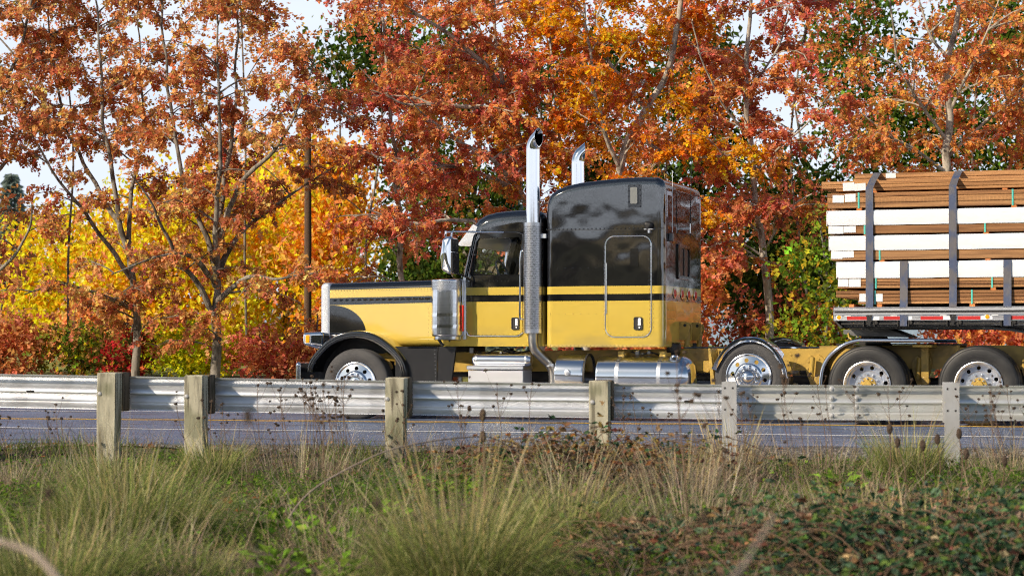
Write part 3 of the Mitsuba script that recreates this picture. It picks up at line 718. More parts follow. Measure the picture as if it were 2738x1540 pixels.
k_ = part(SL + 'rivet_row', rivets([(X + 0.001, 0.25 + 0.07 * i, z) for i in range(6) for z in (1.60, 1.47)] + [(X + 0.001, 1.9 + 0.07 * i, z) for i in range(5) for z in (1.60, 1.47)] + [(X + 0.001, 0.2 + 0.062 * i, 2.735) for i in range(34)] + [(X + 0.001, 0.2 + 0.062 * i, 1.095) for i in range(34)], 0.0065, (1, 0, 0)), 'band_paint', True)
tag(k_, kind='stuff')
tag(TR + '__sleeper__rivet_row', kind='stuff')
for vv in (0.95, 1.72):
    bk = part('cab_mount', cat([prism([(X, 1.17), (X, 1.435), (X + 0.05, 1.44), (X + 0.14, 1.40), (X + 0.15, 1.34), (X + 0.10, 1.17)], vv, vv + 0.03), prism([(X, 1.17), (X, 1.435), (X + 0.05, 1.44), (X + 0.14, 1.40), (X + 0.15, 1.34), (X + 0.10, 1.17)], vv + 0.16, vv + 0.19)]), 'frame_yellow')
    bn = bk.split('__')[1]
    part(bn + '__bolt', drum(0.022, vv - 0.012, vv + 0.002, at=(X + 0.085, 0, 1.385), b=0.004, n=12), 'dark_steel')
    part(bn + '__shock', cat([tube([(X + 0.11, vv + 0.09, 1.38), (X + 0.10, vv + 0.09, 1.24)], 0.028, 10), tube([(X + 0.10, vv + 0.09, 1.26), (X + 0.085, vv + 0.09, 1.02)], 0.040, 12)]), 'frame_yellow', 40)
part('air_spring', lathe([(0.001, 0.93), (0.07, 0.93), (0.09, 0.97), (0.105, 1.03), (0.105, 1.10), (0.09, 1.13), (0.001, 1.13)], 'z', 28, (X + 0.0, 0.62, 0)), 'rubber', 40)
part('air_spring', lathe([(0.001, 0.93), (0.07, 0.93), (0.09, 0.97), (0.105, 1.03), (0.105, 1.10), (0.09, 1.13), (0.001, 1.13)], 'z', 28, (X + 0.0, 1.88, 0)), 'rubber', 40)
part('air_spring__cap', bx(X - 0.11, X + 0.14, 0.50, 0.74, 1.13, 1.145), 'frame_yellow')

# tanks, tool box and lower pieces on both sides
for s in (0, 1):
    f_ = (lambda m: mirror_v(m)) if s else (lambda m: m)
    z0 = 0.88
    ak = part('air_tank', f_(lathe([(0.001, 1.81), (0.07, 1.815), (0.088, 1.835), (0.092, 1.86), (0.092, 2.66), (0.088, 2.69), (0.07, 2.71), (0.001, 2.715)], 'x', 32, (0, 0.16, z0))), 'polished', 40)
    part(ak.split('__')[1] + '__band', f_(cat([lathe([(0.09, a), (0.096, a), (0.096, a + 0.02), (0.09, a + 0.02)], 'x', 32, (0, 0.16, z0)) for a in (1.87, 2.63)])), 'brushed', 40)
    tb = part('tool_box', f_(bx(1.77, 2.62, 0.04, 0.45, 0.36, 0.735, 0.008)), 'diamond')
    part(tb.split('__')[1] + '__lid', f_(bx(1.756, 2.626, 0.015, 0.46, 0.742, 0.80, 0.008)), 'brushed')
    cn = part('exhaust_canister', f_(lathe([(0.001, 3.09), (0.26, 3.09), (0.300, 3.105), (0.308, 3.12), (0.308, 3.50), (0.300, 3.53), (0.27, 3.54), (0.001, 3.54)], 'x', 56, (0, 0.29, 0.66))), 'polished', 40)
    part(cn.split('__')[1] + '__rim', f_(cat([lathe([(0.30, a), (0.316, a), (0.316, a + 0.03), (0.30, a + 0.03)], 'x', 56, (0, 0.29, 0.66)) for a in (3.53,)])), 'dark_steel', 40)
    part(cn.split('__')[1] + '__sensor', f_(drum(0.045, -0.045, 0.0, at=(3.31, 0, 0.70), b=0.012, n=24)), 'brushed', 40)
    fk = part('fuel_tank', f_(lathe([(0.001, 3.70), (0.25, 3.70), (0.295, 3.715), (0.305, 3.74), (0.305, 4.93), (0.298, 4.955), (0.285, 4.99), (0.25, 5.05), (0.18, 5.10), (0.001, 5.125)], 'x', 64, (0, 0.30, 0.635))), 'polished', 40)
    fn = fk.split('__')[1]
    for a in (4.0, 4.615):
        part(fn + '__strap', f_(lathe([(0.30, a), (0.3095, a), (0.3095, a + 0.055), (0.30, a + 0.055)], 'x', 64, (0, 0.30, 0.635))), 'brushed', 40)
        part(fn + '__strap_bracket', f_(cat([bx(a - 0.03, a + 0.085, 0.30, 0.56, 0.94, 0.99, 0.006), bx(a - 0.02, a + 0.075, 0.26, 0.32, 0.93, 1.01, 0.008)])), 'frame_yellow')
        part(fn + '__clasp', f_(bx(a, a + 0.055, 0.09, 0.13, 0.845, 0.88, 0.004)), 'dark_steel')
    part(fn + '__cap', f_(lathe([(0.001, -0.02), (0.075, -0.02), (0.075, 0.02), (0.06, 0.022), (0.052, 0.045), (0.001, 0.045)], 'z', 28, (4.84, 0.17, 0.905))), 'chrome', 40)
    # pipes, hoses and brackets in the gap above the tanks
    for hm in (tube(curve([(1.66, .5, 1.0), (1.9, .42, 0.97), (2.1, .40, 1.03), (2.35, .42, 0.98), (2.6, .5, 1.02)], 5), 0.013, 6), tube(curve([(1.7, .46, 1.04), (1.85, .35, 0.99), (1.95, .36, 0.90)], 5), 0.011, 6), tube(curve([(2.2, .3, 0.97), (2.35, .3, 1.01), (2.5, .34, 0.94)], 5), 0.010, 6), tube(curve([(4.15, .4, 1.0), (4.3, .34, 0.96), (4.45, .36, 0.99), (4.55, .45, 0.95)], 5), 0.012, 6)):
        part('hose', f_(hm), 'black_satin', True)
    for vm in (drum(0.02, 0.26, 0.32, at=(2.20, 0, 0.985), b=0.004, n=12), bx(1.70, 1.76, 0.30, 0.33, 0.98, 1.06, 0.004), bx(4.22, 4.28, 0.32, 0.40, 0.95, 1.02, 0.008), drum(0.028, 0.33, 0.40, at=(4.42, 0, 0.99), b=0.006, n=14), drum(0.02, 0.33, 0.36, at=(4.33, 0, 0.97), b=0.006, n=14)):
        part('valve', f_(vm), 'grey_steel')

# chassis
RAIL = [(1.2, 0.99), (4.75, 1.045), (6.80, 1.045), (6.80, 1.085), (8.757, 1.093), (8.757, 1.06), (9.0, 1.06), (9.05, 1.09), (9.50, 1.088), (9.60, 1.072), (9.80, 1.06), (10.3, 0.95), (10.3, 0.80), (9.7, 0.76), (9.0, 0.76), (6.9, 0.76), (6.6, 0.736), (1.2, 0.70)]
for v0 in (0.80, 1.62):
    rk = part('frame_rail', prism(RAIL, v0, v0 + 0.08), 'frame_yellow')
    part(rk.split('__')[1] + '__top_strip', bx(4.83, 6.80, v0 - 0.01, v0 + 0.09, 1.047, 1.073, 0.004), 'chrome')
    rivs = [(5.0, .98), (5.0, .80), (6.39, .96), (6.49, .96), (6.49, .80), (6.71, .9), (6.80, .97), (7.95, .975), (8.06, .975), (8.18, .975), (8.24, .975), (8.60, .975)]
    for a, b in rivs:
        part(rk.split('__')[1] + '__bolt', drum(0.017, v0 - 0.014, v0 + 0.002, at=(a, 0, b), b=0.005, n=12), 'frame_yellow', 40)
    part('frame_plate', prism([(6.81, 0.755), (6.81, 1.04), (8.757, 1.05), (8.757, 0.944), (7.93, 0.944), (7.93, 0.755)], v0 - 0.015, v0 - 0.002), 'frame_yellow')
part('crossmember', cat([bx(a, a + 0.08, 0.86, 1.64, 0.80, 1.0) for a in (1.5, 3.0, 4.8, 6.6, 8.3, 9.9)]), 'frame_yellow')
part('frame_bracket', cat([prism([(8.265, 1.075), (8.365, 1.075), (8.365, 0.64), (8.263, 0.56)], 0.56, 0.64), bx(8.20, 8.46, 0.18, 0.80, 1.065, 1.10, 0.006)]), 'frame_yellow')
part('frame_bracket', prism([(5.30, 1.05), (5.33, 1.05), (5.40, 0.50), (5.34, 0.50)], 0.30, 0.75), 'frame_yellow')
part('frame_bracket', cat([bx(5.14, 5.30, 0.66, 0.80, 0.70, 0.87, 0.01), drum(0.02, 0.63, 0.67, at=(5.22, 0, 0.735), b=0.004, n=12)]), 'frame_yellow')
for a in (6.72, 8.22, 9.72):            # suspension hangers
    part('hanger', cat([prism([(a - 0.10, 0.88), (a - 0.03, 0.95), (a + 0.03, 0.90), (a + 0.10, 0.95), (a + 0.17, 0.90), (a + 0.15, 0.72), (a + 0.05, 0.50), (a - 0.02, 0.50), (a - 0.10, 0.74)], 0.70, 0.79), tube([(a + 0.02, 0.6, 0.92), (a - 0.01, 0.6, 0.62)], 0.035, 10), drum(0.06, 0.55, 0.68, at=(a + 0.10, 0, 0.60), b=0.01, n=20)]), 'frame_yellow')
    part('hanger__bolt', cat([drum(0.013, 0.685, 0.702, at=(a + q, 0, zz), b=0.004, n=10) for q, zz in ((-0.06, .86), (0.09, .90), (-0.07, .76), (0.12, .78))]), 'frame_yellow', 40)
part('drive_shaft', tube([(1.6, 1.25, 0.70), (7.6, 1.25, 0.58), (9.0, 1.25, 0.57)], 0.06, 12), 'dark_steel', True)
part('engine', bx(-0.5, 1.5, 0.85, 1.65, 0.62, 1.55, 0.05), 'dark_steel')
part('gearbox', bx(1.5, 2.9, 1.0, 1.5, 0.55, 1.0, 0.06), 'dark_steel')


# ------------------------------------------------------------------ wheels
def wheel(holder, name, u, z, R, kind, v, flip, off):
    """One wheel. kind: steer, lift or drive; v: its outer face; flip: it faces the far side."""
    W = 0.29 if kind == 'steer' else 0.28
    rr = 0.318
    ty = [(rr, 0.030), (rr + 0.03, 0.012), (rr + 0.07, 0.004), (R - 0.11, 0.000), (R - 0.065, 0.004), (R - 0.03, 0.014), (R - 0.010, 0.030), (R, 0.052)]
    for q in (0.30, 0.50, 0.70):
        ty += [(R, W * q - 0.008), (R - 0.012, W * q - 0.005), (R - 0.012, W * q + 0.005), (R, W * q + 0.008)]
    ty += [(R, W - 0.052), (R - 0.03, W - 0.014), (R - 0.11, W), (rr, W - 0.03)]
    convex = kind != 'drive'
    if convex:
        rim = [(0.326, -0.002), (0.328, 0.010), (0.318, 0.035), (0.312, 0.24), (0.300, 0.24), (0.296, 0.06), (0.10, 0.06), (0.10, -0.030), (0.165, -0.030), (0.180, -0.022), (0.198, -0.004), (0.262, 0.010), (0.292, 0.018), (0.304, 0.006), (0.314, -0.006)]
        hz, hr_, lug_v, lug_r = 0.232, 0.030, -0.030, 0.140
    else:
        rim = [(0.326, -0.002), (0.330, 0.012), (0.318, 0.035), (0.312, 0.25), (0.300, 0.25), (0.24, 0.20), (0.10, 0.20), (0.10, 0.135), (0.185, 0.135), (0.20, 0.145), (0.268, 0.165), (0.284, 0.150), (0.290, 0.045), (0.300, 0.030), (0.304, 0.010), (0.314, -0.006)]
        hz, hr_, lug_v, lug_r = 0.236, 0.028, 0.135, 0.143
    ang0 = {'steer': 0.25, 'lift': 0.16, 'drive': 0.05}[kind] + u
    rm = to_m(lathe(rim, 'y', 72))
    rm = rm - manifold3d.Manifold.batch_boolean([to_m(drum(hr_, -0.1, 0.3, at=(hz * math.cos(ang0 + k * math.pi / 5), 0, hz * math.sin(ang0 + k * math.pi / 5)), b=0.001, n=18)) for k in range(10)], manifold3d.OpType.Add)
    g = lambda m: (lambda q: (q.apply_translation((u, v, z)), q)[1])(mirror_v(m, 0) if flip else m)      # noqa: E731
    key = put(f'{holder}__{name}', g(to_t(rm)), 'brushed' if not convex else 'polished', 30, off)
    put(key + '__tyre', g(lathe(ty, 'y', 72)), {'steer': 'rubber_grey', 'lift': 'rubber_grey', 'drive': 'rubber'}[kind], 40, off)
    if kind == 'drive':
        put(key + '__tyre', g(lathe([(r_, a + W + 0.05) for r_, a in ty], 'y', 48)), 'rubber', 40, off)
        put(key + '__tyre_ring', g(lathe([(R - 0.05, 0.004), (R - 0.038, 0.004), (R - 0.038, 0.02), (R - 0.05, 0.02)], 'y', 72)), 'rubber_band', 40, off)
    if flip and kind != 'steer' and name != 'lift_wheel':
        return key
    for k in range(10):
        a = ang0 + 0.31 + k * math.pi / 5
        c = (lug_r * math.cos(a), 0, lug_r * math.sin(a))
        if convex:
            ln = lathe([(0.001, lug_v - 0.055), (0.011, lug_v - 0.052), (0.019, lug_v - 0.035), (0.021, lug_v - 0.006), (0.026, lug_v), (0.001, lug_v + 0.002)], 'y', 14, c)
        else:
            ln = lathe([(0.001, lug_v - 0.042), (0.012, lug_v - 0.040), (0.018, lug_v - 0.030), (0.019, lug_v), (0.001, lug_v + 0.002)], 'y', 14, c)
        put(key + '__lug_nut', g(ln), 'chrome', 40, off)
    if kind == 'lift':
        dome = [(0.001, -0.135), (0.03, -0.132), (0.06, -0.120), (0.085, -0.100), (0.103, -0.072), (0.112, -0.045), (0.114, -0.028), (0.001, -0.027)]
        put(key + '__hub_cap', g(lathe(dome, 'y', 40)), 'polished', 40, off)
    elif kind == 'steer':
        put(key + '__hub_cap', g(lathe([(0.001, -0.075), (0.055, -0.072), (0.072, -0.060), (0.078, -0.030), (0.098, -0.027), (0.098, 0.0), (0.001, 0.0)], 'y', 32)), 'polished', 40, off)
    else:
        put(key + '__hub', g(lathe([(0.001, 0.030), (0.055, 0.032), (0.064, 0.050), (0.066, 0.075), (0.105, 0.08), (0.108, 0.14), (0.001, 0.14)], 'y', 36)), 'frame_yellow', 40, off)
        put(key + '__hub_bolt', g(cat([lathe([(0.001, 0.052), (0.010, 0.054), (0.013, 0.062), (0.013, 0.082), (0.001, 0.083)], 'y', 10, (0.086 * math.cos(k * math.pi / 4 + .3 + u), 0, 0.086 * math.sin(k * math.pi / 4 + .3 + u))) for k in range(8)])), 'chrome', 40, off)
    return key


wheel(TR, 'front_wheel', 0.0, 0.522, 0.525, 'steer', 0.03, False, TRUCK)
wheel(TR, 'front_wheel', 0.0, 0.522, 0.525, 'steer', 2.47, True, TRUCK)
wheel(TR, 'lift_wheel', 5.935, 0.651, 0.495, 'lift', 0.06, False, TRUCK)
wheel(TR, 'lift_wheel', 5.935, 0.651, 0.495, 'lift', 2.44, True, TRUCK)
for u in (7.600, 9.105):
    wheel(TR, 'drive_wheel', u, 0.547, 0.542, 'drive', 0.0, False, TRUCK)
    wheel(TR, 'drive_wheel', u, 0.547, 0.542, 'drive', 2.5, True, TRUCK)
part('axle', tube([(0, 0.3, 0.50), (0, 2.2, 0.50)], 0.06, 10), 'dark_steel', True)
part('axle', tube([(5.935, 0.3, 0.62), (5.935, 2.2, 0.62)], 0.06, 10), 'dark_steel', True)
for u in (7.6, 9.105):
    part('axle', cat([tube([(u, 0.62, 0.547), (u, 1.88, 0.547)], 0.075, 12), trimesh.creation.icosphere(subdivisions=2, radius=0.2).apply_translation((u, 1.25, 0.55))]), 'dark_steel', 40)


# half round fenders behind the cab
def arch(path, v0, v1, lip=0.03, thick=0.014):
    p = curve(path, 4)
    t = np.gradient(p, axis=0)
    nn = np.stack([-t[:, 1], t[:, 0]], 1)
    nn /= np.linalg.norm(nn, axis=1, keepdims=True)
    prof = [(v0 + 0.012, -2.0 * lip), (v0, -1.6 * lip), (v0, -0.6 * lip), (v0 + 0.5 * lip, -0.1 * lip), (v0 + lip, 0), (v1, 0)]
    prof = prof + [(a + (thick if i < 5 else 0), b - thick) for i, (a, b) in reversed(list(enumerate(prof)))]
    rows = [np.stack([(p + nn * o)[:, 0], np.full(len(p), vv), (p + nn * o)[:, 1]], 1) for vv, o in prof]
    v = np.stack(rows, 1)
    a, b = v.shape[:2]
    i, j = np.meshgrid(np.arange(a - 1), np.arange(b), indexing='ij')
    k = (j + 1) % b
    q = np.stack([i * b + j, (i + 1) * b + j, (i + 1) * b + k, i * b + k], -1).reshape(-1, 4)
    return trimesh.Trimesh(v.reshape(-1, 3), np.vstack([q[:, [0, 1, 2]], q[:, [0, 2, 3]]]), process=False)


lp = [(5.412, 0.76), (5.425, 0.80), (5.492, 0.919), (5.607, 1.068), (5.779, 1.18), (5.95, 1.213), (6.12, 1.189), (6.289, 1.086), (6.402, 0.938), (6.476, 0.79), (6.505, 0.64)]
am = arch(lp, 0.0, 0.34)
k = part('wheel_fender', am, 'chrome', 35)
part('wheel_fender__mudflap', bx(6.495, 6.512, 0.02, 0.34, 0.35, 0.66, 0.003), 'rubber')
part('wheel_fender', mirror_v(am), 'chrome', 35)
dp = [(6.950, 0.40), (6.955, 0.56), (6.985, 0.766), (7.072, 0.93), (7.215, 1.055), (7.345, 1.125), (7.472, 1.157), (7.6, 1.16), (8.432, 1.155), (8.50, 1.152)]
for s in (0, 1):
    f_ = (lambda m: mirror_v(m)) if s else (lambda m: m)
    pth = curve(dp, 4)
    q = part('quarter_fender', f_(tube(np.stack([pth[:, 0], pth[:, 0] * 0 + 0.03, pth[:, 1]], 1), 0.026, 16)), 'chrome', True)
    part(q.split('__')[1] + '__sheet', f_(arch([(a, b) for a, b in dp], 0.03, 0.62, 0.004, 0.006)), 'black_satin', 35)
# turntable that carries the trailer
part('fifth_wheel', cat([prism([(7.15, 1.255), (7.15, 1.315), (7.80, 1.315), (8.06, 1.215), (8.04, 1.205), (7.30, 1.225)], 0.75, 1.75)]), 'grey_steel')
part('fifth_wheel__mount', cat([prism([(7.40, 1.24), (7.62, 1.24), (7.70, 1.09), (7.34, 1.09)], a, a + 0.08) for a in (0.86, 1.56)] + [bx(7.05, 8.75, 0.72, 1.78, 1.094, 1.115)]), 'dark_steel')
part('fifth_wheel__handle', tube(curve([(7.22, 0.74, 1.26), (7.24, 0.70, 1.20), (7.28, 0.68, 1.17), (7.27, 0.72, 1.12)], 4), 0.012, 8), 'frame_yellow', True)

# ------------------------------------------------------------------ the flatbed trailer
TL = 'flatbed_trailer'
tag(TL, 'aluminium flatbed trailer with red reflective strips under its deck edge', 'trailer')


def tpart(name, m, material, smooth=False):
    return part(name, m, material, smooth, TL)


U0, U1 = 7.15, 18.5
tpart('deck', bx(U0 + 0.02, U1, 0.10, 2.46, 1.575, 1.612), 'alloy_rail')
for s in (0, 1):
    f_ = (lambda m: mirror_v(m)) if s else (lambda m: m)
    rl = Polygon([(-0.03, 1.615), (0.10, 1.615), (0.10, 1.43), (-0.012, 1.43), (-0.012, 1.505), (-0.034, 1.508), (-0.034, 1.532), (-0.022, 1.536), (-0.022, 1.560), (-0.034, 1.564), (-0.034, 1.588), (-0.022, 1.592)])
    rk = tpart('side_rail', f_(xprism(rl, U0, U1)), 'alloy_rail')
    rn = rk.split('__')[1]
    tpart(rn + '__rub_strip', f_(bx(U0 + 0.01, U1, -0.028, -0.02, 1.537, 1.559)), 'black_satin')
    for a, b in ((7.332, 7.616), (7.836, 8.06), (8.338, 8.638), (8.838, 9.14), (9.536, 9.83), (10.05, 10.35), (10.6, 10.9)):
        tpart(rn + '__reflector', f_(bx(a, b, -0.0155, -0.011, 1.438, 1.486)), 'red_tape')
        tpart(rn + '__reflector_white', f_(bx(b + 0.005, b + 0.16, -0.0150, -0.011, 1.438, 1.486)), 'white_tape')
    for a in (7.223, 9.233, 11.3):
        q = tpart('side_lamp', f_(lathe([(0.022, -0.012), (0.040, -0.012), (0.042, -0.018), (0.030, -0.024), (0.022, -0.02)], 'y', 24, (a, 0, 1.475))), 'white_paint', 40)
        tpart(q.split('__')[1] + '__lens', f_(drum(0.029, -0.030, -0.012, at=(a, 0, 1.475), b=0.006, n=20)), 'amber_lens', 40)
    tpart(rn + '__strap_hook', f_(cat([bx(a, a + 0.09, -0.022, -0.012, 1.490, 1.502) for a in (7.30, 7.93, 8.60, 9.29, 9.9)])), 'white_paint')
tpart('nose_plate', cat([prism([(U0, 1.43), (U0 + 0.02, 1.43), (7.27, 1.34), (7.24, 1.325)], 0.0, 2.5), bx(U0 - 0.012, U0, 0.0, 2.5, 1.43, 1.60)]), 'dark_steel')
tpart('nose_lamp', blob([(U0 - 0.02, 0.05, 1.48), (U0 - 0.02, 0.09, 1.48)], 0.022, 2), 'amber_lens', True)
for v0 in (0.62, 1.78):
    tpart('main_beam', cat([prism([(7.24, 1.335), (7.30, 1.318), (9.10, 1.318), (9.49, 1.285), (9.72, 1.245), (10.2, 1.10), (11.0, 0.98), (16.5, 0.98), (18.4, 1.2), (18.4, 1.226), (16.5, 1.006), (11.0, 1.006), (10.2, 1.126), (9.72, 1.275), (9.49, 1.318), (9.10, 1.350), (7.30, 1.350)], v0 - 0.07, v0 + 0.07), prism([(7.24, 1.575), (7.24, 1.34), (9.1, 1.335), (9.49, 1.30), (9.72, 1.26), (10.2, 1.115), (11.0, 0.99), (16.5, 0.99), (18.4, 1.21), (18.4, 1.575)], v0 - 0.01, v0 + 0.01)]), 'grey_steel')
tpart('side_channel', cat([bx(7.2, U1, 0.30, 0.33, 1.36, 1.43), bx(7.2, U1, 2.17, 2.20, 1.36, 1.43)]), 'alloy_side')
for i in range(36):
    u = 7.30 + 0.31 * i
    tpart('crossbeam', cat([bx(u - 0.006, u + 0.006, 0.10, 2.40, 1.45, 1.575), bx(u - 0.03, u + 0.03, 0.10, 2.40, 1.44, 1.45)]), 'alloy_side')
tpart('winch_track', cat([bx(7.25, 16, -0.005, 0.012, 1.375, 1.395), bx(7.25, 9.3, 0.14, 0.16, 1.335, 1.352), bx(7.25, 9.3, 0.14, 0.16, 1.365, 1.385)]), 'dark_steel')
for a in (7.64, 8.11, 8.775, 9.495):
    w = tpart('winch', cat([drum(0.028, -0.03, 0.16, at=(a + 0.09, 0, 1.40), b=0.004, n=18), bx(a - 0.085, a - 0.072, -0.04, 0.12, 1.345, 1.43), bx(a + 0.062, a + 0.075, -0.04, 0.12, 1.345, 1.43), tube([(a - 0.1, 0.04, 1.385), (a + 0.12, 0.04, 1.385)], 0.022, 10)]), 'dark_steel', 40)
tpart('air_hose', tube(curve([(7.35, .45, 1.42), (7.6, .40, 1.37), (8.0, .42, 1.40), (8.5, .40, 1.37), (9.0, .42, 1.39), (9.5, .45, 1.33), (10.0, .5, 1.25)], 5), 0.014, 6), 'black_satin', True)
tpart('landing_leg', cat([bx(11.3, 11.42, 0.30, 0.42, 0.45, 1.44, 0.01), bx(11.22, 11.50, 0.22, 0.50, 0.42, 0.45)]), 'grey_steel')
tpart('landing_leg', cat([bx(11.3, 11.42, 2.08, 2.20, 0.45, 1.44, 0.01), bx(11.22, 11.50, 2.00, 2.28, 0.42, 0.45)]), 'grey_steel')
for u in (16.2, 17.5):
    wheel(TL, 'trailer_wheel', u, 0.51, 0.51, 'drive', 0.0, False, TRUCK)
    wheel(TL, 'trailer_wheel', u, 0.51, 0.51, 'drive', 2.5, True, TRUCK)
    tpart('axle', tube([(u, 0.3, 0.51), (u, 2.2, 0.51)], 0.065, 10), 'dark_steel', True)


# ------------------------------------------------------------------ lumber bundles on the deck
rng = np.random.default_rng(21)


def bundle(starts, rows, v0, v1, end, label, bands=(), cards=(), blocks=(), wrap=None, edge=(), cover_v=None, nb=16):
    """rows: (z0, z1) of each course; starts: where each course begins; the board nearest the verge in every course is a part."""
    key = 'lumber_bundle'
    n = 0
    while key in labels:
        n += 1
        key = f'lumber_bundle_{n:03d}'
    tag(key, label, 'lumber', 'lumber bundles stacked on the trailer')
    for (z0, z1), u0 in zip(rows, starts):
        wid = (v1 - v0) / nb
        first = bx(u0, end, v0 + rng.uniform(0, 0.006), v0 + wid - 0.004, z0 + 0.0015, z1 - 0.0015, 0.003)
        part('board', first, ('wood', 'wood', 'wood_b', 'wood_c')[rng.integers(4)], False, key)
        part('board', bx(u0 + rng.uniform(-.01, .02), end, v0 + wid, v0 + 2 * wid - 0.004, z0 + 0.0015, z1 - 0.0015, 0.003), 'wood_b', False, key)
        part('inner_boards', cat([bx(u0 + rng.uniform(-.02, .02), end, v0 + wid * i, v0 + wid * (i + 1) - 0.004, z0 + 0.0015, z1 - 0.0015) for i in range(2, nb)]), 'wood', False, key)
        tag(key + '__inner_boards', None, None, None, 'stuff')
    zb, zt = min(r[0] for r in rows), max(r[1] for r in rows)
    if wrap:
        a, b, z0, z1 = wrap
        zz = [z0, z0 + 0.02, z0 + (z1 - z0) * 0.35, z0 + (z1 - z0) * 0.7, z1 - 0.02, z1]
        us = np.concatenate([[a, a + 0.02], np.arange(a + 0.1, b, 0.1)])
        U, Z = np.meshgrid(us, zz, indexing='ij')
        bulge = 0.012 + 0.006 * np.sin(np.clip((Z - z0) / (z1 - z0), 0, 1) * np.pi) + 0.012 * (meshkit.fbm(np.stack([U * 2, Z * 6, Z * 0], -1), 3, int(a * 50) % 90) - 0.5)
        V = v0 - bulge
        V[:, -1] = v0 + 0.01
        Zs = Z + 0.010 * (meshkit.fbm(np.stack([U * 3, Z * 0, Z * 0 + 7], -1), 3, 2) - 0.5)
        m, q = U.shape
        vv = np.stack([U, V, Zs], -1)
        vv[0, :, 0] += 0.03 * np.abs(np.linspace(-1, 1, q)) ** 3
        i, j = np.meshgrid(np.arange(m - 1), np.arange(q - 1), indexing='ij')
        g = np.stack([i * q + j, (i + 1) * q + j, (i + 1) * q + j + 1, i * q + j + 1], -1).reshape(-1, 4)
        face = trimesh.Trimesh(vv.reshape(-1, 3), np.vstack([g[:, [0, 1, 2]], g[:, [0, 2, 3]]]), process=False)
        part('wrap', face, 'wrap', True, key)
        part('wrap', cat([bx(a - 0.01, b, v0 + 0.002, v1 + 0.01, z1 - 0.012, z1 + 0.004), bx(a - 0.012, a - 0.002, v0 - 0.004, v1 + 0.01, z0, z1)]), 'wrap', False, key)
    for a, b, z0, z1, tilt in cards:
        m = bx(a, b, v0 - 0.006, v0 - 0.002, z0, z1)
        c = np.array([(a + b) / 2, 0, (z0 + z1) / 2])
        m.vertices = (m.vertices - c) @ trimesh.transformations.rotation_matrix(tilt, [0, 1, 0])[:3, :3].T + c
        part('paper_flap', m, 'paper', False, key)
    for u in bands:
        part('banding', cat([bx(u, u + 0.022, v0 - 0.008, v0 - 0.003, zb - 0.004, zt + 0.003), bx(u, u + 0.022, v0 - 0.006, v1, zb - 0.007, zb - 0.002)]), 'teal_band', False, key)
    for u in blocks:
        part('spacer_block', bx(u, u + 0.07, v0 + 0.002, v1, zb - 0.042, zb - 0.002), 'wood_block', False, key)
    return key


END = 13.4
z = 1.655
bundle([7.48, 7.48, 7.17, 7.17], [(1.658, 1.694), (1.696, 1.746), (1.75, 1.795), (1.799, 1.842)], 0.05, 2.45, END, 'lowest lumber bundle, bare stacked boards resting on the trailer deck', bands=(7.70, 9.01), cards=((7.495, 7.605, 1.69, 1.80, 0), (7.70, 7.815, 1.69, 1.797, 0.02)), blocks=(7.35, 7.73, 8.99, 10.4, 12.0))
bundle([7.194, 7.20, 7.22, 7.2, 7.2], [(1.875, 1.914), (1.917, 1.957), (1.960, 2.004), (2.006, 2.11), (2.112, 2.222)], 0.05, 2.45, END, 'second lumber bundle from the deck, white wrap over three thin board courses', bands=(7.71, 9.28), cards=((7.20, 7.345, 1.90, 2.005, 0.01), (7.352, 7.515, 1.895, 2.005, 0)), blocks=(7.62, 9.27, 10.8, 12.4), wrap=(7.185, END, 2.012, 2.236))
bundle([7.10, 7.10, 7.10], [(2.265, 2.39), (2.392, 2.49), (2.492, 2.585)], 0.05, 2.45, END, 'third lumber bundle from the deck, white wrap with two paper flaps low at its end', bands=(7.765, 10.0), cards=((7.105, 7.262, 2.285, 2.392, 0.02), (7.255, 7.42, 2.30, 2.392, -0.01)), blocks=(7.77, 9.2, 11.0), wrap=(7.085, END, 2.395, 2.597))
bundle([7.07, 7.07, 7.07], [(2.625, 2.735), (2.737, 2.83), (2.832, 2.93)], 0.05, 2.45, END, 'third lumber bundle from the top, thick white wrap over one broad board course', bands=(7.56, 9.19), cards=((7.07, 7.28, 2.632, 2.735, 0.01), (7.285, 7.45, 2.645, 2.735, 0)), blocks=(7.56, 9.18, 11.0), wrap=(7.055, END, 2.742, 2.945))
bundle([7.06, 7.055, 7.055], [(2.985, 3.050), (3.053, 3.132), (3.135, 3.192)], 0.05, 2.45, END, 'bare brown lumber bundle second from the top of the load', bands=(7.48, 9.56), cards=((7.13, 7.288, 3.062, 3.165, 0.03), (7.30, 7.45, 3.068, 3.178, -0.04)), blocks=(7.46, 9.55, 11.0))
bundle([7.12, 6.92, 6.92], [(3.238, 3.276), (3.279, 3.328), (3.331, 3.380)], 0.36, 2.3, END, 'upper lumber bundle with dark boards sticking out towards the cab', bands=(9.9,), cards=((7.22, 7.38, 3.245, 3.36, -0.03), (7.38, 7.54, 3.245, 3.345, -0.05)), blocks=(7.62, 9.4, 11.0))
bundle([7.30, 7.32], [(3.383, 3.440), (3.443, 3.512)], 0.75, 2.1, END, 'narrow topmost row of boards set back on the load', cards=((7.76, 7.90, 3.44, 3.51, 0),), nb=9)


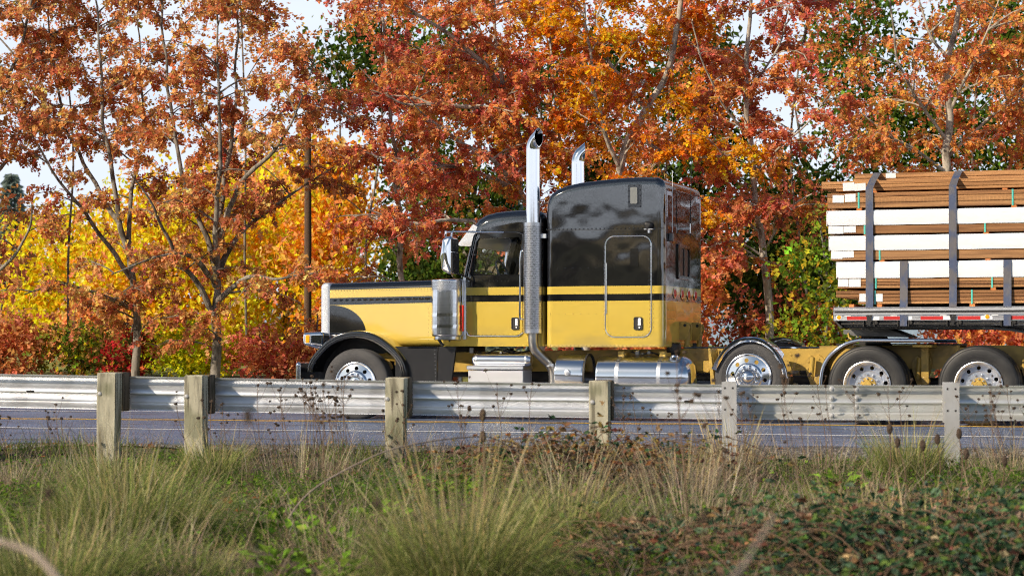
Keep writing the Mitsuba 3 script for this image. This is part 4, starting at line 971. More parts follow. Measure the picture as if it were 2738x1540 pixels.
# ------------------------------------------------------------------ cargo straps
def strap_loop(u, w, top, label, over):
    z1 = top
    pth = [(-0.034, 1.606), (-0.010, 1.64)]
    face = [(0.012, 1.9), (0.012, 2.6), (0.030, z1 - 0.02)] if over else [(0.012, 1.9), (0.012, z1 - 0.02)]
    roof = [(0.05, z1 + 0.004), (0.36, 3.392), (0.74, 3.516), (0.80, 3.522), (2.1, 3.522), (2.45, z1 + 0.004), (2.50, z1 - 0.05), (2.52, 1.62)] if over else [(0.05, z1 + 0.006), (2.45, z1 + 0.006), (2.50, z1 - 0.05), (2.52, 1.62)]
    pts = np.array(pth + face + roof)
    pts = pts if True else curve(pts, 3)
    n = len(pts)
    v = []
    for vv, zz in pts:
        v += [(u, vv, zz), (u + w, vv, zz)]
    nn = np.gradient(pts, axis=0)
    nn = np.stack([nn[:, 1], -nn[:, 0]], 1)
    nn /= np.linalg.norm(nn, axis=1, keepdims=True) + 1e-9
    inner = pts + nn * 0.004
    for vv, zz in inner:
        v += [(u, vv, zz), (u + w, vv, zz)]
    f = []
    for i in range(n - 1):
        a, b = 2 * i, 2 * n + 2 * i
        f += [(a, a + 1, a + 3), (a, a + 3, a + 2), (b, b + 3, b + 1), (b, b + 2, b + 3), (a, a + 2, b + 2), (a, b + 2, b), (a + 1, b + 3, a + 3), (a + 1, b + 1, b + 3)]
    m = trimesh.Trimesh(v, f, process=False)
    low = []
    if over:
        for sgn in (0, 1):
            x0, x1 = (u + 0.008, u + 0.046) if sgn == 0 else (u + w - 0.046, u + w - 0.008)
            xm = u + w / 2
            low.append(trimesh.convex.convex_hull(np.array([(x0, -0.036, 1.506), (x1, -0.036, 1.506), (xm - 0.012, -0.03, 1.36), (xm + 0.012, -0.03, 1.36), (x0, -0.040, 1.506), (x1, -0.040, 1.506), (xm - 0.012, -0.034, 1.36), (xm + 0.012, -0.034, 1.36)])))
    else:
        low.append(bx(u + 0.004, u + w - 0.004, -0.0405, -0.0365, 1.352, 1.506))
    key = put('cargo_strap', m, 'strap', False, TRUCK)
    put(key + '__tail', cat(low), 'black_satin' if over else 'strap', False, TRUCK)
    tag(key, label, 'strap', 'straps over the lumber load')
    return key


strap_loop(7.590, 0.103, 3.258, 'full height blue grey strap nearest the cab end of the lumber', True)
strap_loop(8.722, 0.103, 3.258, 'second full height blue grey strap along the lumber', True)
strap_loop(8.057, 0.105, 2.238, 'short dark strap over the lowest white wrap between the two tall straps', False)
strap_loop(9.445, 0.105, 2.238, 'short dark strap at the right edge of the photo over the lowest white wrap', False)
strap_loop(10.6, 0.103, 3.258, 'full height strap beyond the right edge of the photo', True)


# ------------------------------------------------------------------ guardrail
GP = np.array([(-60.0, 10.5, 0.95), (-30.0, 14.2, 0.90), (-13.599, 17.331, 0.842), (-11.036, 17.819, 0.802), (-8.575, 18.326, 0.763), (-6.198, 18.858, 0.729), (-4.028, 19.267, 0.714), (-1.808, 19.747, 0.711), (0.585, 20.231, 0.709), (12.0, 22.3, 0.70), (40.0, 26.5, 0.70)])


def rail_at(x):
    return np.stack([x, np.interp(x, GP[:, 0], GP[:, 1]), np.interp(x, GP[:, 0], GP[:, 2])], -1)


W_BEAM = np.array([(0.000, 0.000), (0.001, -0.010), (0.006, -0.020), (0.020, -0.032), (0.046, -0.047), (0.070, -0.057), (0.081, -0.064), (0.083, -0.070), (0.080, -0.077), (0.066, -0.087), (0.043, -0.103), (0.024, -0.119), (0.012, -0.133), (0.006, -0.146), (0.004, -0.158), (0.006, -0.168), (0.016, -0.180), (0.040, -0.203), (0.064, -0.224), (0.080, -0.239), (0.083, -0.248), (0.081, -0.255), (0.068, -0.266), (0.040, -0.283), (0.014, -0.298), (0.003, -0.306), (0.000, -0.312)])
W_BEAM = curve(W_BEAM, 2)


def beam(x0, x1, push=0.0, end=0.0):
    x = np.arange(x0, x1 + 1e-6, 0.25 if x1 - x0 < 30 else 0.5)
    x = np.append(x, x1) if x1 - x[-1] > 1e-3 else x
    p = rail_at(x)
    g = np.gradient(p[:, :2], axis=0)
    away = np.stack([-g[:, 1], g[:, 0]], 1) / np.linalg.norm(g, axis=1, keepdims=True)
    prof = np.vstack([W_BEAM, (W_BEAM + [0.004, 0])[::-1]])
    v = p[:, None] + np.concatenate([away[:, None] * (prof[:, 0] + push)[None, :, None], np.broadcast_to(prof[:, 1][None, :, None], (len(x), len(prof), 1))], -1)
    a, b = v.shape[:2]
    i, j = np.meshgrid(np.arange(a - 1), np.arange(b), indexing='ij')
    k = (j + 1) % b
    q = np.stack([i * b + j, (i + 1) * b + j, (i + 1) * b + k, i * b + k], -1).reshape(-1, 4)
    return trimesh.Trimesh(v.reshape(-1, 3), np.vstack([q[:, [0, 1, 2]], q[:, [0, 2, 3]]]), process=False)


def yawed(m, x, turn=None):
    """Puts a piece built about the origin (x along the rail, y away from the viewer) at the rail's line."""
    p, q = rail_at(np.array([x - 0.1]))[0], rail_at(np.array([x + 0.1]))[0]
    a = math.atan2(q[1] - p[1], q[0] - p[0]) if turn is None else turn
    m = m.copy()
    m.apply_transform(trimesh.transformations.rotation_matrix(a, [0, 0, 1]))
    c = rail_at(np.array([x]))[0]
    m.apply_translation((x, c[1], 0))
    return m, c[2]


rng = np.random.default_rng(3)
G1, G2 = 'guardrail', 'guardrail_001'
tag(G1, 'corrugated galvanized guardrail carried on weathered wooden posts', 'guardrail')
tag(G2, 'duller corrugated guardrail section carried on pale steel posts', 'guardrail')
joints = [-60, -34, -26, -18.3, -12.05, -8.2, -4.32]
for a, b in zip(joints, joints[1:]):
    put(G1 + '__rail', beam(a - 0.16, b + 0.16, 0.0035 * (joints.index(a) % 2)), 'galvanized', 50)
for a, b in zip((-4.30, -3.35, 4.2, 12.0), (-3.35, 4.2, 12.0, 40.0)):
    put(G2 + '__rail', beam(a - 0.16, b + 0.16, 0.004 * (a in (-3.35, 12.0)) + 0.009), 'galvanized_dull', 50)


def head(r=0.018, proud=0.014):
    return lathe([(0.001, -proud), (r * 0.7, -proud * 0.85), (r, -proud * 0.3), (r * 1.02, 0), (r * 1.5, 0.001), (r * 1.5, 0.004), (0.001, 0.006)], 'y', 14)


for hk, jx in [(G1, -11.93), (G1, -18.3), (G2, -3.35), (G2, 4.2)]:
    for dx in (-0.11, 0.11):
        for dz in (0.035, 0.115, 0.195, 0.275):
            m, zt = yawed(head(0.017, 0.012).apply_translation((dx, 0.02 + (-0.004 if dz in (0.115, 0.195) else 0), 0)), jx)
            m.apply_translation((0, -0.016, zt - dz))
            put(hk + '__splice_bolt', m, 'steel_post', 40)
# slots punched in the valley of the beam, seen as short dark ovals
for hk, jx in [(G1, -10.75), (G1, -7.95), (G1, -4.72)]:
    s_ = prism(Point(0, 0).buffer(0.011, quad_segs=4).union(sbox(-0.028, -0.011, 0.028, 0.011)).union(Point(-.028, 0).buffer(.011)).union(Point(.028, 0).buffer(.011)), 0.0, 0.004)
    m, zt = yawed(s_, jx)
    m.apply_translation((0, -0.0, zt - 0.156))
    put(hk + '__slot', m, 'black_satin')


def wooden_post(x, top, lean=0.0, width=0.175):
    w, dpt = width / 2, 0.20
    prof = [(-0.40, -0.35), (-0.40, 0), (-0.20, 0), (-0.20, -0.35)]
    g = to_t(to_m(bx(-w, w, -0.405, -0.215, -0.5, 0.0, 0.006)).refine_to_length(0.06))
    zt = rail_at(np.array([x]))[0][2] + top
    g.vertices = g.vertices * [1, 1, 1] + 0
    g.vertices[:, 2] = np.where(g.vertices[:, 2] > -0.02, g.vertices[:, 2], g.vertices[:, 2] / 0.5 * (zt + 0.25))
    nz = meshkit.fbm(np.asarray(g.vertices) * [14, 14, 2.5] + x * 7, 3, 4) - 0.5
    g.vertices[:, 0] += nz * 0.014 + lean * g.vertices[:, 2]
    g.vertices[:, 1] += (meshkit.fbm(np.asarray(g.vertices) * [14, 14, 2.5] + x * 3, 3, 6) - 0.5) * 0.012
    g.vertices[:, 2] += np.where(g.vertices[:, 2] > -0.02, (meshkit.fbm(np.asarray(g.vertices) * 22 + x, 2, 8) - 0.5) * 0.02, 0)
    m, _ = yawed(g, x)
    m.apply_translation((0, 0, zt))
    k = put(G1 + '__post', m, 'post_wood')
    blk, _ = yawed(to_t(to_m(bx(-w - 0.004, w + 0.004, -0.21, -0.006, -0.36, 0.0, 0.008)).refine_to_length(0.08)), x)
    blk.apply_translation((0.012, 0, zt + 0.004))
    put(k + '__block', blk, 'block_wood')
    bt, _ = yawed(head(0.021, 0.02), x)
    bt.apply_translation((0.02, -0.404, zt - 0.19))
    put(k + '__bolt', bt, 'steel_post', 40)


for x, top, ln in ((-17.5, .02, .01), (-15.6, .01, 0), (-13.70, .02, -.01), (-11.8, .02, .01), (-9.903, 0.034, 0.010), (-9.104, 0.024, -0.008), (-7.297, 0.032, 0.006), (-5.482, 0.028, -0.006)):
    wooden_post(x, top, ln)


def steel_post(x, top):
    zt = rail_at(np.array([x]))[0][2] + top
    h = zt + 0.3
    ib = cat([bx(-0.065, 0.065, -0.375, -0.366, -h, 0), bx(-0.004, 0.004, -0.366, -0.226, -h, 0), bx(-0.05, 0.05, -0.226, -0.218, -h, 0)])
    m, _ = yawed(ib, x)
    m.apply_translation((0, 0, zt))
    k = put(G2 + '__post', m, 'steel_post')
    bl, _ = yawed(cat([bx(-0.05, 0.05, -0.216, -0.208, -0.36, 0), bx(0.020, 0.027, -0.208, -0.01, -0.36, 0), bx(-0.05, 0.05, -0.01, -0.001, -0.36, 0)]), x)
    bl.apply_translation((0, 0, zt))
    put(k + '__block', bl, 'steel_post')
    ho, _ = yawed(cat([drum(0.010, -0.378, -0.3745, at=(dx, 0, dz), b=0.001, n=12) for dx in (-0.036, 0.032) for dz in (-0.055, -0.055 - 0.19)]), x)
    ho.apply_translation((0, 0, zt))
    put(k + '__hole', ho, 'black_satin')


for x in (-4.345, -2.457, -0.55, 1.36, 3.27, 5.2):
    steel_post(x, 0.03)

# ------------------------------------------------------------------ foliage kit
LEAF_V = np.array([(0, 0, 0), (0.46, 0.34, 0.10), (-0.46, 0.34, 0.10), (0, 0.44, -0.02), (0.36, 0.74, 0.10), (-0.36, 0.74, 0.10), (0, 1.05, 0)])
LEAF_F = np.array([(0, 1, 3), (0, 3, 2), (3, 4, 6), (3, 6, 5)])
OVAL_V = np.array([(0, 0, 0), (0.30, 0.42, 0.09), (-0.30, 0.42, 0.09), (0, 1.0, -0.04)])
OVAL_F = np.array([(0, 1, 3), (0, 3, 2)])


def unit(v):
    return v / (np.linalg.norm(v, axis=-1, keepdims=True) + 1e-9)


def leaves(pos, direc, size, colour, rng, kind='lobed', flat=0.55):
    """One mesh of leaves: pos, direc (n, 3), size (n,), colour (n, 3)."""
    V, F = (LEAF_V, LEAF_F) if kind == 'lobed' else (OVAL_V, OVAL_F)
    n = len(pos)
    y = unit(direc)
    ref = unit(rng.normal(size=(n, 3)) * (1 - flat) + np.array([0, -0.45, 1.0]) * flat)
    x = unit(np.cross(y, ref))
    z = np.cross(x, y)
    q = V[None] * size[:, None, None]
    v = pos[:, None] + q[..., :1] * x[:, None] + q[..., 1:2] * y[:, None] + q[..., 2:] * z[:, None]
    f = (F[None] + np.arange(n)[:, None, None] * len(V)).reshape(-1, 3)
    c = np.repeat(colour, len(V), 0)
    return trimesh.Trimesh(v.reshape(-1, 3), f, process=False), np.clip(c, 0.002, 0.95)


def sticks(P, R, sides=3):
    """Many short polylines (n, k, 3) with radii (n, k) as one mesh of thin tubes."""
    n, k = P.shape[:2]
    t = unit(np.gradient(P, axis=1))
    a = unit(np.cross(t, np.array([0.31, 0.17, 0.93])))
    b = np.cross(t, a)
    ang = np.arange(sides) * 2 * np.pi / sides
    v = P[:, :, None] + R[:, :, None, None] * (np.cos(ang)[:, None] * a[:, :, None] + np.sin(ang)[:, None] * b[:, :, None])
    i, j, s = np.meshgrid(np.arange(n), np.arange(k - 1), np.arange(sides), indexing='ij')
    o, s2 = (i * k + j) * sides, (s + 1) % sides
    q = np.stack([o + s, o + s2, o + sides + s2, o + sides + s], -1).reshape(-1, 4)
    return trimesh.Trimesh(v.reshape(-1, 3), np.vstack([q[:, [0, 1, 2]], q[:, [0, 2, 3]]]), process=False)


def along(poly, t):
    p = np.asarray(poly, float)
    s = np.concatenate([[0], np.cumsum(np.linalg.norm(np.diff(p, axis=0), axis=1))])
    return np.stack([np.interp(t * s[-1], s, p[:, k]) for k in range(3)], -1), s[-1]


def palette(cols, n, clusters, rng, spread=0.22, bright=0.28):
    """Leaf colours: each cluster leans to one colour of the kind, each leaf varies around it."""
    cols = np.asarray(cols, float)
    pick = rng.integers(0, len(cols), clusters.max() + 1)
    base = cols[pick][clusters]
    own = cols[rng.integers(0, len(cols), n)]
    m = (rng.random(n) < 0.3)[:, None]
    c = np.where(m, own, base) * 1.16
    return c * np.exp(rng.normal(0, bright, (n, 1))) * np.exp(rng.normal(0, spread, (n, 3)) * np.array([0.4, 1, 0.8]))


OAK = [(0.64, 0.310, 0.115), (0.57, 0.250, 0.095), (0.51, 0.205, 0.085), (0.70, 0.37, 0.14), (0.43, 0.155, 0.07)]
ORANGE = [(0.69, 0.32, 0.085), (0.64, 0.26, 0.08), (0.60, 0.21, 0.085), (0.72, 0.38, 0.09), (0.54, 0.16, 0.075)]
RED = [(0.57, 0.180, 0.10), (0.51, 0.135, 0.09), (0.61, 0.23, 0.105), (0.44, 0.10, 0.065), (0.64, 0.28, 0.11)]
AMBER = [(0.70, 0.30, 0.015), (0.66, 0.24, 0.015), (0.60, 0.17, 0.02), (0.72, 0.36, 0.02)]
YELLOW = [(0.93, 0.72, 0.03), (0.92, 0.64, 0.03), (0.90, 0.76, 0.04), (0.93, 0.58, 0.04)]
LIME = [(0.55, 0.55, 0.02), (0.40, 0.48, 0.02), (0.72, 0.60, 0.02)]
PEACH = [(0.85, 0.42, 0.14), (0.82, 0.34, 0.10), (0.86, 0.50, 0.16)]
GREEN = [(0.050, 0.085, 0.018), (0.035, 0.065, 0.015), (0.075, 0.115, 0.020), (0.11, 0.14, 0.02)]
MIDGREEN = [(0.12, 0.19, 0.025), (0.08, 0.14, 0.02), (0.17, 0.23, 0.03), (0.22, 0.22, 0.03)]


def tree(name, label, limbs, cols, seed, radii, every=0.25, length=1.7, leaf=0.122, per=16, first=0.30, twigs=9, bark='bark', group=None, category='tree', droop=0.35, rise=0.35, lean=(0, 0, 0), thin=None):
    """A tree from its limbs (world polylines, the trunk first): side branches, twigs and lobed leaves hanging in sprays."""
    rng = np.random.default_rng(seed)
    key, n = name, 0
    while key in labels:
        n += 1
        key = f'{name}_{n:03d}'
    tag(key, label, category, group)
    wood_, B, BR = [], [], []
    for li, pts in enumerate(limbs):
        p = curve(pts, 5)
        p[1:-1] += (meshkit.noise(p[1:-1] * 1.7 + li)[:, None] - 0.5) * 0.10
        r0, r1 = (radii[0] * 0.72, radii[1] * 0.6) if li == 0 else (radii[1] * 0.62, 0.012)
        t = np.linspace(0, 1, len(p))
        m = tube(p, r0 + (r1 - r0) * t ** 0.8, 9 if li == 0 else 7)
        if li == 0:
            put(key + '__trunk', m, bark, True)
        else:
            put(key + '__limb', m, bark, True)
        L = along(p, 0.0)[1]
        cnt = max(2, int(L * (1 - (first if li == 0 else 0.12)) / every))
        t = rng.uniform(first if li == 0 else 0.12, 1.0, cnt)
        o, _ = along(p, t)
        d = unit(along(p, np.minimum(t + 0.02, 1))[0] - along(p, np.maximum(t - 0.02, 0))[0])
        az = rng.uniform(0, 2 * np.pi, cnt)
        out = np.stack([np.cos(az), np.sin(az), rng.uniform(-0.1, 0.6, cnt)], -1) + d * rise + np.asarray(lean)
        ln = length * rng.uniform(0.45, 1.15, cnt) * (1.05 - 0.45 * t)
        s = np.linspace(0, 1, 6)[None, :, None]
        bow = unit(out)[:, None] * s * ln[:, None, None] + np.array([0, 0, 1.0]) * (-droop * s ** 2 + 0.12 * s) * ln[:, None, None]
        bow += np.cumsum(rng.normal(0, 0.045, (cnt, 6, 3)), 1) * s * ln[:, None, None] * 0.7
        B.append(o[:, None] + bow)
        BR.append((0.006 + 0.011 * ln)[:, None] * np.linspace(1, 0.35, 6)[None])
    B, BR = np.concatenate(B), np.concatenate(BR)
    if thin:                                  # sparser growth within a band of heights
        keep = ~((B[:, 0, 2] > thin[0]) & (B[:, 0, 2] < thin[1]) & (rng.random(len(B)) < thin[2]))
        B, BR = B[keep], BR[keep]
    nb = len(B)
    wood_.append(sticks(B, BR, 4))
    # twigs leave the outer two thirds of each branch
    bi = np.repeat(np.arange(nb), twigs)
    tt = rng.uniform(0.22, 1.0, len(bi))
    k = np.clip((tt * 5).astype(int), 0, 4)
    w = (tt * 5 - k)[:, None]
    o = B[bi, k] * (1 - w) + B[bi, k + 1] * w
    d = unit(unit(B[bi, k + 1] - B[bi, k]) * 0.7 + rng.normal(0, 0.6, (len(bi), 3)) * [1, 1, 0.6])
    tl = rng.uniform(0.22, 0.62, len(bi)) * length / 1.7
    s = np.linspace(0, 1, 4)[None, :, None]
    Tw = o[:, None] + d[:, None] * s * tl[:, None, None] - np.array([0, 0, 0.25]) * s ** 2 * tl[:, None, None]
    wood_.append(sticks(Tw, np.full((len(bi), 4), 0.0055) * np.linspace(1.2, 0.6, 4)[None]))
    put(key + '__branches', cat(wood_), bark)
    tag(key + '__branches', kind='stuff')
    # leaves in sprays along the twigs
    ti = np.repeat(np.arange(len(bi)), per)
    n = len(ti)
    u = rng.uniform(0.15, 1.0, n) ** 0.7
    k = np.clip((u * 3).astype(int), 0, 2)
    w = (u * 3 - k)[:, None]
    lp_ = Tw[ti, k] * (1 - w) + Tw[ti, k + 1] * w + rng.normal(0, 0.035, (n, 3))
    ld = unit(d[ti] * 0.5 + rng.normal(0, 0.55, (n, 3)) + np.array([0, 0, -0.75]))
    c = palette(cols, n, bi[ti], rng)
    m, vcol = leaves(lp_, ld, leaf * rng.uniform(0.5, 1.35, n), c, rng)
    put(key + '__crown', m, 'leaf', color=vcol)
    tag(key + '__crown', kind='stuff')
    return key


def mass_tree(name, label, base, height, lobes, cols, seed, n=9000, leaf=0.22, trunk=0.16, bark='bark', kind='oval', category='tree', group=None, per=22):
    """A tree further back: trunk, a few limbs and a crown of leaf clumps spread through several lobes (dx, dy, z, rx, ry, rz)."""
    rng = np.random.default_rng(seed)
    key, q = name, 0
    while key in labels:
        q += 1
        key = f'{name}_{q:03d}'
    tag(key, label, category, group)
    bxy = np.array([base[0], base[1], float(ground_z(base[0], base[1])) - 0.1])
    top = bxy + [0, 0, height]
    bend = rng.normal(0, 0.03 * height, (3, 2))
    tr = np.array([bxy, bxy + [bend[0, 0], bend[0, 1], height * 0.3], bxy + [bend[1, 0], bend[1, 1], height * 0.6], top + [bend[2, 0], bend[2, 1], 0]])
    put(key + '__trunk', tube(curve(tr, 5), np.linspace(trunk, 0.02, 16), 8), bark, True)
    lm = []
    vol = np.array([lb[3] * lb[4] * lb[5] for lb in lobes]) ** 0.75
    C, cl = [], []
    for i, lb in enumerate(lobes):
        c = bxy + [lb[0], lb[1], lb[2]]
        s, _ = along(tr, np.clip((lb[2] - lb[5] * 0.6) / height, 0.12, 0.95))
        e = c + [0, 0, lb[5] * 0.3]
        lm.append(tube(curve([s, (s + e) / 2 + [0, 0, 0.15], e], 4), np.linspace(trunk * 0.45, 0.015, 9), 5))
        k = max(3, int(n / per * vol[i] / vol.sum()))
        d = unit(rng.normal(size=(k, 3)))
        C.append(c + d * (rng.random((k, 1)) ** 0.45) * np.array(lb[3:6]))
    put(key + '__limb', cat(lm), bark, True)
    tag(key + '__limb', kind='stuff')
    C = np.concatenate(C)
    ti = np.repeat(np.arange(len(C)), per)
    m_ = len(ti)
    p = C[ti] + rng.normal(0, 1, (m_, 3)) * np.array([0.30, 0.30, 0.20]) * (leaf / 0.2)
    d = unit(rng.normal(0, 0.8, (m_, 3)) + np.array([0, 0, -0.6]))
    m, vcol = leaves(p, d, leaf * rng.uniform(0.6, 1.3, m_), palette(cols, m_, ti, rng, 0.16, 0.22), rng, kind)
    put(key + '__crown', m, 'leaf', color=vcol)
    tag(key + '__crown', kind='stuff')
    return key


# ------------------------------------------------------------------ the autumn trees behind the road
tree('oak_tree', 'rusty brown oak with a vase of grey stems, nearest left of the truck', [
    [(-20.14, 40.71, 0.05), (-20.12, 40.72, 0.53), (-20.10, 40.73, 1.52), (-20.09, 40.73, 2.51)],
    [(-20.09, 40.73, 2.51), (-20.29, 40.66, 3.34), (-20.61, 40.56, 4.16), (-20.93, 40.45, 5.57), (-21.13, 40.38, 7.07), (-21.29, 40.33, 8.81), (-21.42, 40.29, 9.98)],
    [(-20.11, 40.72, 2.51), (-20.18, 41.02, 3.69), (-20.09, 41.26, 5.04), (-20.04, 41.48, 6.32), (-20.12, 41.78, 7.96), (-20.00, 41.81, 9.75)],
    [(-20.09, 40.73, 2.59), (-19.86, 40.28, 3.97), (-19.66, 40.03, 5.33), (-19.64, 39.83, 6.93), (-19.71, 39.80, 8.80)],
    [(-20.11, 40.72, 1.77), (-20.42, 40.20, 2.58), (-20.62, 39.71, 3.22), (-20.78, 39.23, 3.92), (-21.01, 38.74, 4.53)],
    [(-20.07, 40.74, 2.59), (-19.88, 41.33, 3.45), (-19.38, 42.02, 4.07), (-18.91, 42.39, 4.50), (-18.38, 42.88, 4.95)],
    [(-20.13, 40.72, 3.01), (-19.45, 40.42, 4.38), (-18.54, 40.19, 5.07), (-18.00, 39.95, 5.67), (-17.54, 39.90, 6.85)],
    [(-20.11, 40.72, 2.35), (-20.15, 39.66, 2.96), (-20.55, 38.89, 2.86), (-21.13, 38.17, 2.52)],
    [(-20.09, 40.73, 2.02), (-19.07, 40.02, 2.48), (-18.12, 39.49, 2.45), (-17.37, 39.53, 2.52)]], OAK, 1, (0.19, 0.12), every=0.27, per=14, leaf=0.122, thin=(2.2, 4.6, 0.5))
tree('oak_tree', 'rusty brown oak with two leaning dark stems, second tree left of the truck', [
    [(-22.31, 41.57, 0.05), (-22.35, 41.56, 0.52), (-22.37, 41.55, 1.28), (-22.43, 41.53, 2.05), (-22.57, 41.48, 3.07), (-22.75, 41.42, 3.76)],
    [(-22.75, 41.42, 3.76), (-22.88, 41.38, 4.87), (-23.07, 41.32, 5.98), (-23.17, 41.28, 7.18), (-23.26, 41.25, 8.73), (-23.31, 41.24, 10.10)],
    [(-22.57, 41.48, 3.07), (-22.70, 41.86, 4.47), (-22.56, 42.12, 5.61), (-22.74, 42.27, 7.11), (-22.89, 42.43, 9.07)],
    [(-22.50, 41.51, 2.56), (-22.82, 40.87, 3.39), (-23.21, 40.21, 4.20), (-23.64, 39.65, 5.17), (-23.96, 39.22, 6.13)],
    [(-22.75, 41.42, 3.76), (-23.70, 41.74, 4.83), (-24.41, 41.92, 6.09), (-24.87, 42.19, 7.72), (-25.15, 42.30, 9.52)],
    [(-22.42, 41.53, 1.88), (-22.65, 40.40, 2.19), (-23.03, 39.43, 2.34), (-23.51, 38.85, 2.16)]], OAK, 2, (0.15, 0.10), every=0.27, per=13, leaf=0.122, thin=(2.2, 4.8, 0.5))
tree('oak_tree', 'rusty brown oak whose branches reach in from the left edge of the photo', [
    [(-25.91, 40.89, 0.05), (-25.96, 40.87, 1.29), (-25.93, 40.89, 2.58), (-25.86, 40.91, 3.79), (-25.79, 40.93, 6.03), (-25.72, 40.95, 8.20), (-25.73, 40.95, 10.03)],
    [(-25.93, 40.89, 2.41), (-25.01, 40.67, 2.90), (-24.34, 40.36, 3.56), (-24.12, 40.22, 4.39)],
    [(-25.86, 40.91, 4.48), (-25.43, 41.48, 5.38), (-25.15, 41.99, 6.82), (-25.10, 42.22, 8.27)],
    [(-25.79, 40.93, 6.03), (-24.93, 40.80, 7.28), (-24.40, 40.55, 8.51), (-24.14, 40.43, 9.49)]], OAK, 3, (0.16, 0.09), every=0.27, per=13, leaf=0.122, thin=(2.2, 4.8, 0.5))
tree('maple_tree', 'red and orange maple with pale forked limbs above the long hood', [
    [(-14.02, 43.81, 0.10), (-14.06, 43.80, 2.10), (-14.17, 43.76, 4.01), (-14.48, 43.66, 5.57)],
    [(-14.48, 43.66, 5.57), (-14.92, 43.72, 6.52), (-15.27, 43.82, 7.43), (-15.59, 43.92, 8.41), (-15.99, 44.21, 9.94)],
    [(-14.48, 43.66, 5.57), (-14.70, 43.38, 6.53), (-14.73, 43.05, 7.48), (-14.75, 42.83, 8.30), (-14.72, 42.53, 9.72)],
    [(-14.17, 43.76, 4.01), (-14.57, 42.58, 4.88), (-15.25, 41.51, 5.42), (-15.90, 40.66, 6.19)],
    [(-14.21, 43.75, 4.17), (-14.85, 42.69, 4.66), (-15.72, 41.67, 4.83), (-16.62, 40.84, 4.94)],
    [(-14.36, 43.70, 5.12), (-14.92, 42.88, 6.01), (-15.60, 42.02, 6.10), (-16.34, 41.35, 6.13), (-16.91, 40.74, 6.77)],
    [(-14.14, 43.78, 3.53), (-14.64, 42.55, 3.63), (-15.25, 41.51, 3.66), (-15.97, 40.84, 3.56), (-16.57, 40.33, 3.85)],
    [(-14.70, 43.38, 6.53), (-15.16, 42.38, 7.30), (-15.90, 41.50, 7.91), (-16.63, 40.83, 8.61)]], RED[:3] + ORANGE[:3], 4, (0.17, 0.12), bark='bark_pale', every=0.29)
tree('maple_tree', 'deep red maple standing between the wooden pole and the hood', [
    [(-17.46, 44.77, 0.10), (-17.50, 44.76, 1.73), (-17.58, 44.73, 3.39), (-17.66, 44.71, 5.05), (-17.82, 44.65, 6.71), (-17.98, 44.60, 8.30), (-18.06, 44.57, 9.80)],
    [(-17.56, 44.74, 2.98), (-17.90, 43.99, 3.77), (-18.29, 43.44, 4.23), (-18.67, 42.89, 4.77)],
    [(-17.66, 44.71, 4.88), (-18.06, 43.94, 5.74), (-18.37, 43.41, 6.60), (-18.64, 43.01, 7.61)],
    [(-17.74, 44.68, 5.88), (-17.41, 45.42, 6.95), (-17.15, 45.93, 8.02), (-17.13, 46.36, 9.37)],
    [(-17.54, 44.75, 2.48), (-17.83, 43.81, 2.62), (-18.21, 43.05, 2.36)]], RED, 5, (0.13, 0.03), bark='bark_pale', every=0.36, thin=(1.5, 5.0, 0.4))
tree('maple_tree', 'bright amber and orange maple rising behind the exhaust stacks and sleeper', [
    [(-12.87, 43.14, 0.10), (-12.76, 43.18, 2.08), (-12.50, 43.27, 3.63), (-12.16, 43.38, 4.82), (-11.94, 43.46, 5.47), (-11.63, 43.56, 6.05), (-11.27, 43.68, 6.69), (-11.02, 43.76, 7.69), (-10.87, 43.81, 9.25)],
    [(-12.65, 43.22, 2.85), (-13.01, 43.62, 4.29), (-13.53, 43.98, 5.28), (-13.88, 44.28, 6.44), (-14.07, 44.64, 7.95), (-14.17, 44.82, 9.62)],
    [(-12.16, 43.38, 4.82), (-12.43, 42.76, 5.91), (-12.49, 42.43, 6.95), (-12.58, 42.19, 8.15), (-12.65, 42.16, 9.22)],
    [(-11.91, 43.47, 5.58), (-11.15, 43.30, 5.11), (-10.18, 43.20, 4.96), (-9.48, 43.22, 5.06)],
    [(-12.28, 43.34, 4.41), (-11.34, 42.81, 3.89), (-10.54, 42.45, 4.15)],
    [(-11.63, 43.56, 6.05), (-12.44, 43.92, 6.98), (-12.85, 44.21, 7.99), (-12.55, 44.31, 8.95)]], AMBER * 2 + ORANGE[:3], 6, (0.15, 0.09), bark='bark_pale')
tree('maple_tree', 'dark red maple with a straight pale trunk behind the gap before the lumber', [
    [(-9.30, 44.87, 0.10), (-9.38, 44.84, 2.61), (-9.56, 44.78, 3.74), (-9.69, 44.74, 5.45), (-9.78, 44.71, 6.92), (-9.69, 44.74, 8.15), (-9.65, 44.75, 9.58)],
    [(-9.62, 44.76, 4.60), (-9.04, 44.43, 5.19), (-8.37, 44.23, 5.69), (-7.89, 44.18, 6.29)],
    [(-9.69, 44.74, 5.45), (-10.14, 44.06, 6.12), (-10.41, 43.55, 6.85), (-10.56, 43.18, 7.74)],
    [(-9.51, 44.80, 3.50), (-9.92, 44.13, 3.94), (-10.27, 43.59, 4.07)],
    [(-9.77, 44.71, 6.42), (-9.31, 45.39, 7.27), (-9.08, 45.89, 8.30), (-8.96, 46.14, 9.38)],
    [(-9.44, 44.82, 3.03), (-8.82, 44.50, 3.94), (-8.30, 44.25, 4.23)],
    [(-9.44, 44.82, 2.87), (-9.88, 43.93, 3.00), (-10.30, 43.37, 2.68)]], RED[:3] + ORANGE[1:3], 7, (0.14, 0.05), bark='bark_pale', every=0.30)
